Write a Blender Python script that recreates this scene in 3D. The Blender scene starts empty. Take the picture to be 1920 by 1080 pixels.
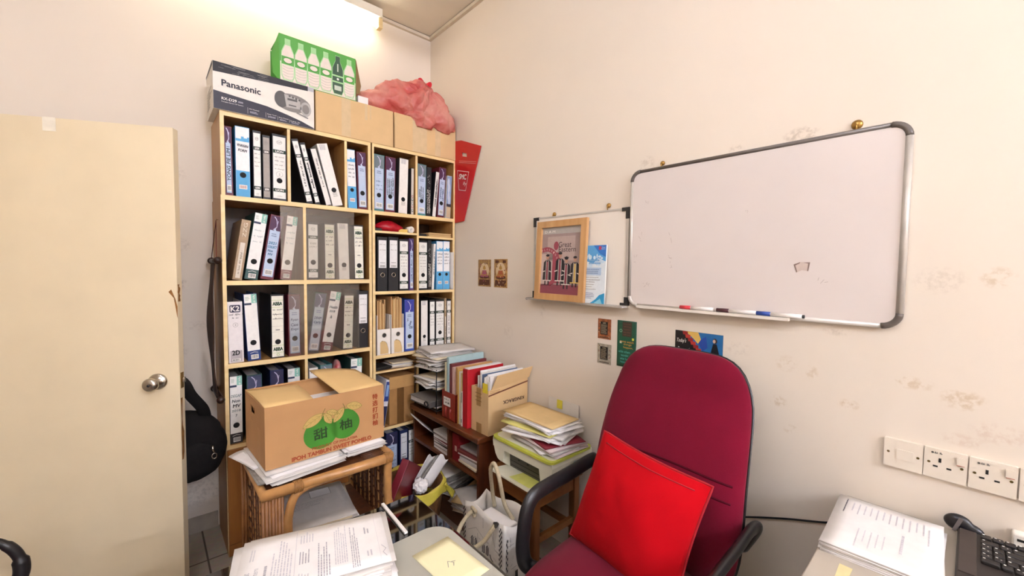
EXPOSURE = 2.08; TUBE = 5.0; TUBE2 = 24.0; TUBE3 = 130.0
import bpy, bmesh, math, random
from math import sin, cos, pi, radians, sqrt, atan2, hypot
from mathutils import Vector, Matrix, Euler, noise

SC = bpy.context.scene
COL = SC.collection
V = Vector

# ------------------------------------------------------------------ materials
def lin(h):
    if isinstance(h, str):
        h = h.lstrip('#'); c = [int(h[i:i+2], 16)/255 for i in (0, 2, 4)]
    else:
        c = h
    return tuple(x/12.92 if x <= .04045 else ((x+.055)/1.055)**2.4 for x in c) + (1,)

MATS = {}
def mat(name, col, rough=.6, metal=0., var=.08, scale=25., bump=0., bscale=None, coat=0., sheen=0., trans=0., alpha=1., spec=.5, stretch=None, col2=None, detail=4):
    if name in MATS: return MATS[name]
    m = bpy.data.materials.new(name); m.use_nodes = True
    nt = m.node_tree; b = nt.nodes['Principled BSDF']
    c = lin(col)
    tc = nt.nodes.new('ShaderNodeTexCoord'); mp = nt.nodes.new('ShaderNodeMapping')
    nt.links.new(tc.outputs['Object'], mp.inputs['Vector'])
    if stretch: mp.inputs['Scale'].default_value = stretch
    nz = nt.nodes.new('ShaderNodeTexNoise'); nz.inputs['Scale'].default_value = scale; nz.inputs['Detail'].default_value = detail
    nt.links.new(mp.outputs[0], nz.inputs['Vector'])
    rp = nt.nodes.new('ShaderNodeValToRGB')
    if col2 is None:
        d = tuple(x*(1-var) for x in c[:3])+(1,); e = tuple(min(1, x*(1+var)) for x in c[:3])+(1,)
    else:
        d, e = lin(col2), c
    rp.color_ramp.elements[0].position = .3; rp.color_ramp.elements[1].position = .7
    rp.color_ramp.elements[0].color = d; rp.color_ramp.elements[1].color = e
    nt.links.new(nz.outputs['Fac'], rp.inputs['Fac']); nt.links.new(rp.outputs[0], b.inputs['Base Color'])
    b.inputs['Roughness'].default_value = rough; b.inputs['Metallic'].default_value = metal
    b.inputs['Coat Weight'].default_value = coat; b.inputs['Sheen Weight'].default_value = sheen
    b.inputs['Transmission Weight'].default_value = trans; b.inputs['Alpha'].default_value = alpha
    b.inputs['Specular IOR Level'].default_value = spec
    if bump:
        n2 = nt.nodes.new('ShaderNodeTexNoise'); n2.inputs['Scale'].default_value = bscale or scale*4; n2.inputs['Detail'].default_value = 3
        nt.links.new(mp.outputs[0], n2.inputs['Vector'])
        bp = nt.nodes.new('ShaderNodeBump'); bp.inputs['Strength'].default_value = bump; bp.inputs['Distance'].default_value = .004
        nt.links.new(n2.outputs['Fac'], bp.inputs['Height']); nt.links.new(bp.outputs[0], b.inputs['Normal'])
    MATS[name] = m
    return m

def ink(h, rough=.55):
    return mat('ink '+h, h, rough=rough, var=.04, scale=60)

def wood(name, c1, c2, axis='z', rough=.45, scale=1., coat=0.):
    if name in MATS: return MATS[name]
    s = {'x': (2.5, 30, 30), 'y': (30, 2.5, 30), 'z': (30, 30, 2.5)}[axis]
    return mat(name, c1, rough=rough, col2=c2, scale=scale, stretch=s, detail=6, coat=coat, bump=.05, bscale=6)

def emission(name, col, strength):
    m = bpy.data.materials.new(name); m.use_nodes = True; nt = m.node_tree
    nt.nodes.remove(nt.nodes['Principled BSDF'])
    e = nt.nodes.new('ShaderNodeEmission'); e.inputs['Color'].default_value = lin(col); e.inputs['Strength'].default_value = strength
    nt.links.new(e.outputs[0], nt.nodes['Material Output'].inputs['Surface'])
    return m

# ------------------------------------------------------------------ mesh builder
TEXTS = {}
def glyphs(body):
    if body in TEXTS: return TEXTS[body]
    cu = bpy.data.curves.new('lettering', 'FONT'); cu.body = body; cu.size = 1; cu.resolution_u = 3
    ob = bpy.data.objects.new('lettering', cu)
    me = bpy.data.meshes.new_from_object(ob)
    vs = [(v.co.x, v.co.y) for v in me.vertices]; fs = [tuple(p.vertices) for p in me.polygons]
    bpy.data.objects.remove(ob); bpy.data.curves.remove(cu); bpy.data.meshes.remove(me)
    if not vs: vs = [(0, 0), (1, 0), (1, 1)]; fs = [(0, 1, 2)]
    x0 = min(v[0] for v in vs); x1 = max(v[0] for v in vs); y0 = min(v[1] for v in vs); y1 = max(v[1] for v in vs)
    vs = [((x-(x0+x1)/2)/max(1e-6, x1-x0), (y-(y0+y1)/2)/max(1e-6, y1-y0)) for x, y in vs]
    TEXTS[body] = (vs, fs); return TEXTS[body]

class P:
    """a flat frame: origin, right, up; out = right x up"""
    def __init__(s, o, x, y):
        s.o = V(o); s.x = V(x).normalized(); s.y = V(y).normalized(); s.n = s.x.cross(s.y)
    def at(s, a, b, lift=0.): return s.o + s.x*a + s.y*b + s.n*lift

class MB:
    def __init__(s): s.bm = bmesh.new(); s.mats = []
    def mi(s, m):
        if m not in s.mats: s.mats.append(m)
        return s.mats.index(m)
    def raw(s, vs, fs, m, smooth=False):
        bv = [s.bm.verts.new(v) for v in vs]; i = s.mi(m); out = []
        for f in fs:
            try: fc = s.bm.faces.new([bv[k] for k in f])
            except ValueError: continue
            fc.material_index = i; fc.smooth = smooth; out.append(fc)
        return bv, out
    def box(s, x0, x1, y0, y1, z0, z1, m, bev=0., M=None, seg=2):
        vs = [V((x, y, z)) for z in (z0, z1) for y in (y0, y1) for x in (x0, x1)]
        if M is not None: vs = [M @ v for v in vs]
        bv, fc = s.raw(vs, [(0, 2, 3, 1), (4, 5, 7, 6), (0, 1, 5, 4), (2, 6, 7, 3), (0, 4, 6, 2), (1, 3, 7, 5)], m)
        if bev:
            es = list({e for f in fc for e in f.edges})
            r = bmesh.ops.bevel(s.bm, geom=es, offset=bev, segments=seg, affect='EDGES', profile=.5)
            for f in r['faces']: f.material_index = s.mi(m); f.smooth = seg > 1
        return s
    def prism(s, pts, p, t, m, smooth=False):
        """polygon pts (a,b) on frame p pushed t outwards"""
        n = len(pts)
        vs = [p.at(a, b, 0) for a, b in pts] + [p.at(a, b, t) for a, b in pts]
        fs = [tuple(range(n))[::-1], tuple(range(n, 2*n))] + [(i, (i+1) % n, n+(i+1) % n, n+i) for i in range(n)]
        s.raw(vs, fs, m, smooth); return s
    def poly(s, pts, p, m, lift=.0006):
        s.raw([p.at(a, b, lift) for a, b in pts], [tuple(range(len(pts)))], m); return s
    def rect(s, p, a0, a1, b0, b1, m, lift=.0006):
        return s.poly([(a0, b0), (a1, b0), (a1, b1), (a0, b1)], p, m, lift)
    def disc(s, p, a, b, r, m, lift=.0009, n=20, ry=None):
        ry = ry or r
        return s.poly([(a+r*cos(2*pi*i/n), b+ry*sin(2*pi*i/n)) for i in range(n)], p, m, lift)
    def ring(s, p, a, b, r, w, m, lift=.001, n=24, ry=None):
        ry = ry or r
        pts = [(a+r*cos(2*pi*i/n), b+ry*sin(2*pi*i/n)) for i in range(n+1)]
        return s.stroke(p, pts, w, m, lift)
    def stroke(s, p, pts, w, m, lift=.001):
        for k, ((a, b), (c, d)) in enumerate(zip(pts, pts[1:])):
            l = hypot(c-a, d-b)
            if l < 1e-7: continue
            nx, ny = -(d-b)/l*w/2, (c-a)/l*w/2; ex, ey = (c-a)/l*w*.3, (d-b)/l*w*.3
            s.poly([(a-ex+nx, b-ey+ny), (a-ex-nx, b-ey-ny), (c+ex-nx, d+ey-ny), (c+ex+nx, d+ey+ny)], p, m, lift+.00006*(k % 3))
        return s
    def text(s, p, body, a, b, w, h, m, rot=0., lift=.0012, shear=0., bold=0.):
        if bold:
            for k, (da, db) in enumerate(((-1, 0), (1, 0), (0, 1), (0, -1))): s.text(p, body, a+da*bold, b+db*bold, w, h, m, rot, lift+.0001*k, shear)
            return s
        vs, fs = glyphs(body); c, sn = cos(rot), sin(rot)
        out = []
        for x, y in vs:
            x, y = x*w + y*h*shear, y*h
            out.append(p.at(a+x*c-y*sn, b+x*sn+y*c, lift))
        s.raw(out, fs, m); return s
    def hand(s, p, a0, a1, b, h, m, seed=0, w=.0011, lift=.0012, vertical=False):
        """a line of quick pen strokes"""
        r = random.Random(seed); a = a0; pts = []; w = w*.75; step = h*.16
        while a < a1:
            if len(pts) > 6 and r.random() < .10:
                s._hw(p, pts, w, m, lift, vertical); pts = []; a += step*3
            up = r.random(); y = h*(r.uniform(.12, .25) if up < .78 else r.uniform(.45, .6))
            pts.append((a, b-h*.22+r.uniform(-.04, .04)*h)); pts.append((a+step*r.uniform(.2, .7), b-h*.22+y+h*.12)); a += step*r.uniform(.8, 1.5)
            if r.random() < .08: pts.append((a, b-h*.55))
        if len(pts) > 1: s._hw(p, pts, w, m, lift, vertical)
        return s
    def _hw(s, p, pts, w, m, lift, vertical):
        s.stroke(p, [(-y, x) for x, y in pts] if vertical else pts, w, m, lift)
    def lines(s, p, a0, a1, b0, b1, n, m, seed=0, fill=.55, ragged=.5, lift=.0005):
        """rows of print: each row broken into words"""
        r = random.Random(seed); dy = (b1-b0)/n
        for i in range(n):
            b = b1-(i+.5)*dy; a = a0; end = a1-(a1-a0)*r.random()*ragged
            while a < end:
                l = r.uniform(.02, .09)*(a1-a0); l = min(l, end-a)
                s.rect(p, a, a+l, b-dy*fill/2, b+dy*fill/2, m, lift); a += l+.012*(a1-a0)
        return s
    def bars(s, p, a0, a1, b0, b1, m, seed=0, lift=.0012):
        r = random.Random(seed); a = a0
        while a < a1:
            w = r.uniform(.0006, .0016); s.rect(p, a, min(a+w, a1), b0, b1, m, lift); a += w+r.uniform(.0008, .0016)
        return s
    def tube(s, path, r, m, seg=12, ry=None, closed=False, up=None, cap=True, smooth=True):
        path = [V(q) for q in path]; n = len(path); rings = []
        rad = r if isinstance(r, (list, tuple)) else [r]*n
        tan = []
        for i in range(n):
            a = path[(i-1) % n] if closed or i else path[0]; b = path[(i+1) % n] if closed or i < n-1 else path[-1]
            tan.append((b-a).normalized())
        u = V(up) if up else (V((0, 0, 1)) if abs(tan[0].z) < .9 else V((1, 0, 0)))
        for i in range(n):
            t = tan[i]; u = (u - t*u.dot(t))
            if u.length < 1e-5: u = t.orthogonal()
            u.normalize(); w = t.cross(u)
            k = (ry/r if ry and not isinstance(r, (list, tuple)) else 1.)
            rings.append([path[i] + w*(cos(2*pi*j/seg)*rad[i]) + u*(sin(2*pi*j/seg)*rad[i]*k) for j in range(seg)])
        vs = [v for q in rings for v in q]; fs = []
        for i in range(n if closed else n-1):
            for j in range(seg):
                a, b = i*seg+j, i*seg+(j+1) % seg; c, d = ((i+1) % n)*seg+(j+1) % seg, ((i+1) % n)*seg+j
                fs.append((a, b, c, d))
        if cap and not closed: fs += [tuple(range(seg))[::-1], tuple((n-1)*seg+j for j in range(seg))]
        s.raw(vs, fs, m, smooth); return s
    def lathe(s, prof, m, c=(0, 0, 0), seg=32, M=None, smooth=True):
        c = V(c); vs = []; n = len(prof)
        for r, z in prof:
            for j in range(seg):
                v = V((r*cos(2*pi*j/seg), r*sin(2*pi*j/seg), z)); v = M @ v if M is not None else v
                vs.append(c+v)
        fs = [(i*seg+j, i*seg+(j+1) % seg, (i+1)*seg+(j+1) % seg, (i+1)*seg+j) for i in range(n-1) for j in range(seg)]
        if prof[0][0] > 1e-6: fs.append(tuple(range(seg))[::-1])
        if prof[-1][0] > 1e-6: fs.append(tuple((n-1)*seg+j for j in range(seg)))
        s.raw(vs, fs, m, smooth); return s
    def sheet(s, f, nu, nv, m, t=.0012, smooth=True):
        """surface f(u,v) in 0..1 with thickness t (closed)"""
        g = [[V(f(i/nu, j/nv)) for j in range(nv+1)] for i in range(nu+1)]
        top, bot = [], []
        for i in range(nu+1):
            for j in range(nv+1):
                du = g[min(i+1, nu)][j]-g[max(i-1, 0)][j]; dv = g[i][min(j+1, nv)]-g[i][max(j-1, 0)]
                n = du.cross(dv)
                if n.length > 1e-12: n.normalize()
                top.append(g[i][j]+n*t/2); bot.append(g[i][j]-n*t/2)
        N = len(top); id = lambda i, j: i*(nv+1)+j
        fs = []
        for i in range(nu):
            for j in range(nv):
                fs.append((id(i, j), id(i+1, j), id(i+1, j+1), id(i, j+1)))
                fs.append((N+id(i, j), N+id(i, j+1), N+id(i+1, j+1), N+id(i+1, j)))
        for i in range(nu):
            fs.append((id(i, 0), N+id(i, 0), N+id(i+1, 0), id(i+1, 0))); fs.append((id(i, nv), id(i+1, nv), N+id(i+1, nv), N+id(i, nv)))
        for j in range(nv):
            fs.append((id(0, j), id(0, j+1), N+id(0, j+1), N+id(0, j))); fs.append((id(nu, j), N+id(nu, j), N+id(nu, j+1), id(nu, j+1)))
        s.raw(top+bot, fs, m, smooth); return s
    def pillow(s, outline, tf, tb, m, fn, p=2.4, rings=10, q=.5, depth=None):
        """padded slab: outline (a,b) list, front/back bulge tf/tb, fn(a,b,d)->xyz"""
        n = len(outline); ca = sum(o[0] for o in outline)/n; cb = sum(o[1] for o in outline)/n
        vs = []; fs = []
        def layer(sign, T):
            base = len(vs)
            for k in range(rings):
                t = 1-(1-k/rings)**1.0 if k else 0
                t = sin(k/rings*pi/2) if rings else 0
                for i in range(n):
                    a, b = outline[i]; A = ca+(a-ca)*t; B = cb+(b-cb)*t
                    d = T*(depth(A, B) if depth else (max(0., 1-t**p))**q)
                    vs.append(V(fn(A, B, sign*d)))
            return base
        f0 = layer(1, tf); b0 = layer(-1, tb); e0 = len(vs)
        for a, b in outline: vs.append(V(fn(a, b, 0)))
        for base, flip in ((f0, False), (b0, True)):
            for k in range(rings):
                for i in range(n):
                    a = base+k*n+i; b = base+k*n+(i+1) % n
                    c, d = (base+(k+1)*n+(i+1) % n, base+(k+1)*n+i) if k < rings-1 else (e0+(i+1) % n, e0+i)
                    fs.append((d, c, b, a) if flip else (a, b, c, d))
        bv, fc = s.raw(vs, fs, m, True)
        bmesh.ops.remove_doubles(s.bm, verts=bv, dist=1e-5)
        return s
    def blob(s, ells, c, m, nu=72, nv=40, wr=0., wf=6., seed=0, k=.04, clamp=None):
        """star shaped union of ellipsoids [(centre, radii)] seen from c, with wrinkles"""
        c = V(c); vs = []; fs = []
        for i in range(nv+1):
            th = pi*i/nv
            for j in range(nu):
                ph = 2*pi*j/nu; d = V((sin(th)*cos(ph), sin(th)*sin(ph), cos(th))); best = []
                for e, r in ells:
                    e = V(e); o = V([(c[q]-e[q])/r[q] for q in range(3)]); D = V([d[q]/r[q] for q in range(3)])
                    A = D.dot(D); B = 2*o.dot(D); Cc = o.dot(o)-1; disc = B*B-4*A*Cc
                    if disc > 0:
                        t = (-B+sqrt(disc))/(2*A)
                        if t > 0: best.append(t)
                if not best: t = .02
                else:
                    mx = max(best); t = mx+k*math.log(sum(math.exp((q-mx)/k) for q in best))*.5
                pnt = c+d*t
                if wr:
                    w = 1-abs(noise.noise(pnt*wf+V((seed, seed*2, 1))))*2.2
                    w2 = 1-abs(noise.noise(pnt*wf*2.3+V((seed*3, 5, seed))))*2.2
                    pnt = pnt+d*wr*(w+.5*w2-.6)
                if clamp: pnt = clamp(pnt)
                vs.append(pnt)
        for i in range(nv):
            for j in range(nu):
                fs.append((i*nu+j, (i+1)*nu+j, (i+1)*nu+(j+1) % nu, i*nu+(j+1) % nu))
        bv, _ = s.raw(vs, fs, m, True)
        bmesh.ops.remove_doubles(s.bm, verts=bv, dist=1e-5)
        return s
    def build(s, name, parent=None, loc=None, rot=None, norm=True):
        if norm: bmesh.ops.recalc_face_normals(s.bm, faces=s.bm.faces)
        me = bpy.data.meshes.new(name); s.bm.to_mesh(me); s.bm.free()
        for m in s.mats: me.materials.append(m)
        o = bpy.data.objects.new(name, me); COL.objects.link(o)
        if parent: o.parent = parent
        if loc: o.location = loc
        if rot: o.rotation_euler = rot
        return o

def tag(o, label, cat, group=None, kind=None):
    o['label'] = label; o['category'] = cat
    if group: o['group'] = group
    if kind: o['kind'] = kind
    return o
def thing(name, label, cat, loc=(0, 0, 0), rot=(0, 0, 0), group=None, kind=None):
    o = bpy.data.objects.new(name, None); o.empty_display_size = .05; COL.objects.link(o)
    o.location = loc; o.rotation_euler = rot
    return tag(o, label, cat, group, kind)
def rr(w, h, r, n=6, cx=0, cy=0):
    pts = []
    for qx, qy, a0 in ((1, 1, 0), (-1, 1, 90), (-1, -1, 180), (1, -1, 270)):
        for i in range(n+1):
            a = radians(a0+90*i/n); pts.append((cx+qx*(w/2-r)+r*cos(a), cy+qy*(h/2-r)+r*sin(a)))
    return pts
def bez(pts, n=8):
    """smooth polyline through pts (Catmull-Rom)"""
    pts = [V(p) for p in pts]; out = []
    for i in range(len(pts)-1):
        a, b, c, d = pts[max(i-1, 0)], pts[i], pts[i+1], pts[min(i+2, len(pts)-1)]
        for k in range(n):
            t = k/n
            out.append(.5*((2*b)+(c-a)*t+(2*a-5*b+4*c-d)*t*t+(3*b-a-3*c+d)*t**3))
    out.append(pts[-1]); return out

# ------------------------------------------------------------------ camera
F = 770.5; YAW, PITCH, ROLL = .7274, .0483, -.0114; EYE = V((0, 0, 1.42))
fwd = V((sin(YAW)*cos(PITCH), cos(YAW)*cos(PITCH), -sin(PITCH))); rgt = V((cos(YAW), -sin(YAW), 0)); dwn = fwd.cross(rgt)
r2 = rgt*cos(ROLL)+dwn*sin(ROLL); d2 = dwn*cos(ROLL)-rgt*sin(ROLL)
cd = bpy.data.cameras.new('camera'); cam = bpy.data.objects.new('camera', cd); COL.objects.link(cam)
cd.sensor_fit = 'HORIZONTAL'; cd.sensor_width = 36; cd.lens = F/1920*36; cd.clip_start = .02
cam.matrix_world = Matrix(((r2.x, -d2.x, -fwd.x, 0), (r2.y, -d2.y, -fwd.y, 0), (r2.z, -d2.z, -fwd.z, 1.42), (0, 0, 0, 1)))
SC.camera = cam
SC.view_settings.view_transform = 'Standard'; SC.view_settings.look = 'None'; SC.view_settings.gamma = 1
SC.view_settings.use_curve_mapping = False; SC.view_settings.exposure = EXPOSURE if 'EXPOSURE' in globals() else 0.0

# common materials
M_pine = wood('pine veneer', '#dfbd82', '#cda463', 'z'); M_pinex = wood('pine veneer edge', '#e4c48a', '#d3ac6a', 'x')
M_pines = wood('pine veneer sides', '#b98a50', '#a4743b', 'z'); M_band = wood('pale edge banding', '#f3d9a2', '#e6c687', 'x')  # panel faces browner than the banding; some bay shade is in their colour
M_inner = wood('brown veneer back', '#4a2f1a', '#3a2413', 'z')  # back panel darkened: the shade of the bays is put into its colour
M_door = wood('orange brown veneer', '#a86d33', '#8f5826', 'z')
M_kraft = mat('kraft board', '#c99f6c', .8, var=.06, scale=14, bump=.05)
M_kraft2 = mat('pale kraft board', '#d9b684', .8, var=.05, scale=9)
M_paper = mat('white paper', '#e9e4e0', .75, var=.03, scale=30)
M_paper2 = mat('grey white paper', '#d3ccc4', .75, var=.05, scale=30)
M_paper3 = mat('cream paper', '#e3d3b4', .75, var=.04, scale=30)
M_manila = mat('buff envelope paper', '#d6b67f', .75, var=.04, scale=20)
M_black = mat('black plastic', '#17161a', .35, var=.1, scale=60)
M_char = mat('charcoal board', '#2a2623', .6, var=.15, scale=80)
M_chrome = mat('brushed metal', '#b9b2a6', .25, metal=1., var=.05)
M_brass = mat('brass', '#a98243', .35, metal=.8, var=.1)
M_darkwood = wood('dark red brown wood', '#6f3b1c', '#50260f', 'y', .35, coat=.2)
M_darkwoodz = wood('dark red brown wood panel', '#64331a', '#48220e', 'z', .35, coat=.2)
K = ink('#15140f'); W = ink('#efeae2'); GR = ink('#8d8780')
# ------------------------------------------------------------------ the room
XR, YB, XL, YF, ZC = 1.575, 2.685, -.74, -5.2, 3.07
def wall_mat(name, base, spots, axes):
    """painted plaster with smudges; spots = (a, b, ra, rb, strength, hex)"""
    m = bpy.data.materials.new(name); m.use_nodes = True; nt = m.node_tree; L = nt.links; b = nt.nodes['Principled BSDF']
    b.inputs['Roughness'].default_value = .7; b.inputs['Specular IOR Level'].default_value = .3
    tc = nt.nodes.new('ShaderNodeTexCoord')
    nz = nt.nodes.new('ShaderNodeTexNoise'); nz.inputs['Scale'].default_value = 1.6; nz.inputs['Detail'].default_value = 5
    L.new(tc.outputs['Object'], nz.inputs['Vector'])
    rp = nt.nodes.new('ShaderNodeValToRGB'); c = lin(base)
    rp.color_ramp.elements[0].position = .3; rp.color_ramp.elements[1].position = .7
    rp.color_ramp.elements[0].color = tuple(x*.955 for x in c[:3])+(1,); rp.color_ramp.elements[1].color = c
    L.new(nz.outputs['Fac'], rp.inputs['Fac']); cur = rp.outputs[0]
    n2 = nt.nodes.new('ShaderNodeTexNoise'); n2.inputs['Scale'].default_value = 55; n2.inputs['Detail'].default_value = 6; n2.inputs['Roughness'].default_value = .7
    L.new(tc.outputs['Object'], n2.inputs['Vector'])
    gate = nt.nodes.new('ShaderNodeMapRange'); gate.inputs['From Min'].default_value = .46; gate.inputs['From Max'].default_value = .60
    L.new(n2.outputs['Fac'], gate.inputs['Value'])
    sep = nt.nodes.new('ShaderNodeSeparateXYZ'); L.new(tc.outputs['Object'], sep.inputs[0])
    def math(op, a, bb=None):
        n = nt.nodes.new('ShaderNodeMath'); n.operation = op
        for i, q in enumerate((a, bb)):
            if q is None: continue
            if isinstance(q, (int, float)): n.inputs[i].default_value = q
            else: L.new(q, n.inputs[i])
        return n.outputs[0]
    for (a, z, ra, rb, st, hx) in spots:
        da = math('MULTIPLY', math('SUBTRACT', sep.outputs[axes[0]], a), 1/ra); dz = math('MULTIPLY', math('SUBTRACT', sep.outputs[axes[1]], z), 1/rb)
        rr_ = math('ADD', math('MULTIPLY', da, da), math('MULTIPLY', dz, dz))
        f = nt.nodes.new('ShaderNodeMapRange'); f.inputs['From Min'].default_value = 1.; f.inputs['From Max'].default_value = .2; f.inputs['To Max'].default_value = st
        f.inputs['To Max'].default_value = st*.62; L.new(rr_, f.inputs['Value'])
        fac = math('MULTIPLY', f.outputs[0], gate.outputs[0])
        mx = nt.nodes.new('ShaderNodeMix'); mx.data_type = 'RGBA'; L.new(fac, mx.inputs['Factor']); L.new(cur, mx.inputs[6]); mx.inputs[7].default_value = lin(hx)
        cur = mx.outputs[2]
    L.new(cur, b.inputs['Base Color'])
    bn = nt.nodes.new('ShaderNodeBump'); bn.inputs['Strength'].default_value = .12; bn.inputs['Distance'].default_value = .004
    n3 = nt.nodes.new('ShaderNodeTexNoise'); n3.inputs['Scale'].default_value = 9; n3.inputs['Detail'].default_value = 4
    L.new(tc.outputs['Object'], n3.inputs['Vector']); L.new(n3.outputs['Fac'], bn.inputs['Height']); L.new(bn.outputs[0], b.inputs['Normal'])
    return m
tape = '#bd9f72'; dirt = '#a8947e'
right_spots = [(.42, .985, .03, .02, .75, tape), (.40, 1.115, .035, .03, .5, tape), (.235, 1.02, .03, .018, .7, tape), (.10, 1.115, .05, .02, .7, tape), (.005, 1.09, .05, .03, .8, tape), (-.04, 1.41, .035, .03, .7, tape),
               (.33, 1.10, .02, .03, .5, tape), (.38, .90, .025, .018, .6, tape), (.385, 1.855, .06, .03, .8, dirt), (.93, 1.86, .04, .04, .5, dirt), (.06, 1.40, .06, .04, .35, dirt), (.58, 1.85, .03, .02, .6, dirt),
               (1.0, .99, .05, .03, .3, dirt), (1.52, 1.19, .03, .05, .35, dirt), (-.06, 1.02, .06, .03, .4, '#b98a6a'), (.55, 1.14, .05, .03, .35, dirt), (1.8, 1.05, .05, .05, .3, dirt), (.0, .985, .05, .02, .35, '#b98a6a'), (.27, 1.24, .04, .02, .5, dirt)]
back_spots = [(.12, 1.32, .05, .035, .7, dirt), (.135, 1.52, .05, .04, .5, dirt), (.13, 1.88, .05, .04, .45, dirt), (.12, .98, .04, .04, .5, dirt), (.2, .22, .16, .1, .5, '#9a8a78'), (.2, .45, .1, .08, .3, dirt), (.19, 1.1, .05, .03, .4, dirt)]
WC = '#e8dbca'
Mw_r = wall_mat('right wall paint', WC, right_spots, 'YZ'); Mw_b = wall_mat('back wall paint', WC, back_spots, 'XZ'); Mw = wall_mat('wall paint', WC, [], 'XZ')
def struct(name, b, label, cat):
    return tag(b.build(name), label, cat, kind='structure')
T = .12
struct('wall_back', MB().box(XL-T, XR+T, YB, YB+T, 0, ZC, Mw_b), 'cream painted plaster wall behind the bookcases and the door', 'wall')
struct('wall_right', MB().box(XR, XR+T, YF-T, YB, 0, ZC, Mw_r), 'cream painted plaster wall carrying the whiteboards, smudged below', 'wall')
struct('wall_left', MB().box(XL-T, XL, YF-T, YB, 0, ZC, Mw), 'plain cream wall at the hinge side of the door', 'wall')
struct('wall_front', MB().box(XL, XR, YF-T, YF, 0, ZC, Mw), 'plain cream wall on the side opposite the bookcases', 'wall')
struct('ceiling', MB().box(XL-T, XR+T, YF-T, YB+T, ZC, ZC+.1, mat('ceiling board', '#e9dfcf', .8, var=.03, scale=5)), 'off white ceiling board', 'ceiling')
def tile_mat():
    m = bpy.data.materials.new('floor tiles'); m.use_nodes = True; nt = m.node_tree; L = nt.links; b = nt.nodes['Principled BSDF']
    tc = nt.nodes.new('ShaderNodeTexCoord'); mp = nt.nodes.new('ShaderNodeMapping'); mp.inputs['Location'].default_value = (.115, .05, 0)
    br = nt.nodes.new('ShaderNodeTexBrick'); br.offset = 0; br.inputs['Scale'].default_value = 1; br.inputs['Brick Width'].default_value = .305; br.inputs['Row Height'].default_value = .305
    br.inputs['Mortar Size'].default_value = .004; br.inputs['Color1'].default_value = lin('#b7aa9a'); br.inputs['Color2'].default_value = lin('#b0a393'); br.inputs['Mortar'].default_value = lin('#54483c')
    L.new(tc.outputs['Object'], mp.inputs[0]); L.new(mp.outputs[0], br.inputs['Vector'])
    nz = nt.nodes.new('ShaderNodeTexNoise'); nz.inputs['Scale'].default_value = 40; nz.inputs['Detail'].default_value = 5
    L.new(tc.outputs['Object'], nz.inputs['Vector'])
    mx = nt.nodes.new('ShaderNodeMix'); mx.data_type = 'RGBA'; mx.blend_type = 'MULTIPLY'; mx.inputs['Factor'].default_value = .35
    L.new(br.outputs['Color'], mx.inputs[6]); L.new(nz.outputs['Color'], mx.inputs[7]); L.new(mx.outputs[2], b.inputs['Base Color'])
    b.inputs['Roughness'].default_value = .4
    return m
struct('floor', MB().box(XL-T, XR+T, YF-T, YB+T, -.1, 0, tile_mat()), 'grey beige square floor tiles with dark grout lines', 'floor')
M_trim = mat('cornice paint', '#d9cbb5', .7, var=.05)
M_gap = mat('shadow gap filler', '#5a4a3a', .8)  # dark strip painted in for the shadow line above the cornice
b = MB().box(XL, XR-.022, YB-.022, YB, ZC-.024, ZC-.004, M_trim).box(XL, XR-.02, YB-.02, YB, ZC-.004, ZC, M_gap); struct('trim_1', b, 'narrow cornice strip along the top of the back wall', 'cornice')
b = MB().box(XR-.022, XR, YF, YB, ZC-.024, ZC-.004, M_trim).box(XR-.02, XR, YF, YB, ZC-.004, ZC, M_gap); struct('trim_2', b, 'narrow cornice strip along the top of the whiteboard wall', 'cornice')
b = MB().box(XL, .262, YB-.008, YB, 0, .085, mat('skirting cement', '#a79a8a', .8, var=.15, scale=12, bump=.2)); struct('baseboard_back', b, 'worn low skirting of the back wall beside the bookcase', 'skirting')

# fluorescent fittings: the one over the bookcases, plus unseen ones added as fill
M_tube = emission('lit fluorescent tube', '#fff4dc', TUBE if 'TUBE' in globals() else 24.)
M_tube2 = emission('lit fluorescent tube cool', '#dfe8ff', TUBE2 if 'TUBE2' in globals() else 24.)
M_bat = mat('white enamel', '#ece6da', .4, var=.02)
def batten(label, loc, rot, mt):
    t = thing('fluorescent_light', label, 'light', loc, rot)
    MB().box(-.615, .615, -.035, .035, -.012, .04, M_bat, .004).build('housing', t)
    for sx in (-1, 1):
        MB().box(sx*.607-.014, sx*.607+.014, -.022, .022, -.075, -.012, mat('cream lamp holder', '#e8cf9a', .5), .003).build('lamp_holder', t)
    MB().tube([(-.592, 0, -.052), (.592, 0, -.052)], .0145, mt, 16).build('tube', t)
    return t
batten('lit fluorescent tube fitting above the bottle carton, by the ceiling', (.545, 2.6, 3.012), (0, 0, 0), M_tube)
M_tube3 = emission('lit fluorescent tube bright', '#dfe8ff', TUBE3)  # the fittings below are out of view, added to brighten the room
batten('lit fluorescent tube fitting on the ceiling near the door side wall', (-.42, .3, 3.03), (0, 0, pi/2), M_tube2)
batten('lit fluorescent tube fitting on the ceiling behind the desks', (.3, -1.7, 3.03), (0, 0, 0), M_tube2)
batten('lit fluorescent tube fitting on the ceiling midway to the opposite wall', (.3, -3.2, 3.03), (0, 0, 0), M_tube3)
batten('lit fluorescent tube fitting on the ceiling at the far end of the room', (.3, -4.6, 3.03), (0, 0, 0), M_tube3)

# door
M_dr = mat('beige door paint', '#e7d5b2', .45, var=.03, scale=6)
M_raw = mat('chipped door wood', '#8a5a22', .8, var=.3, scale=60)
dd = V((-.8895, .457, 0)); ang = atan2(-.457, .8895)
d = thing('door_1', 'beige flush door standing ajar in front of the back wall', 'door', (.092, 2.152, .008), (0, 0, ang), kind='structure')
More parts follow.
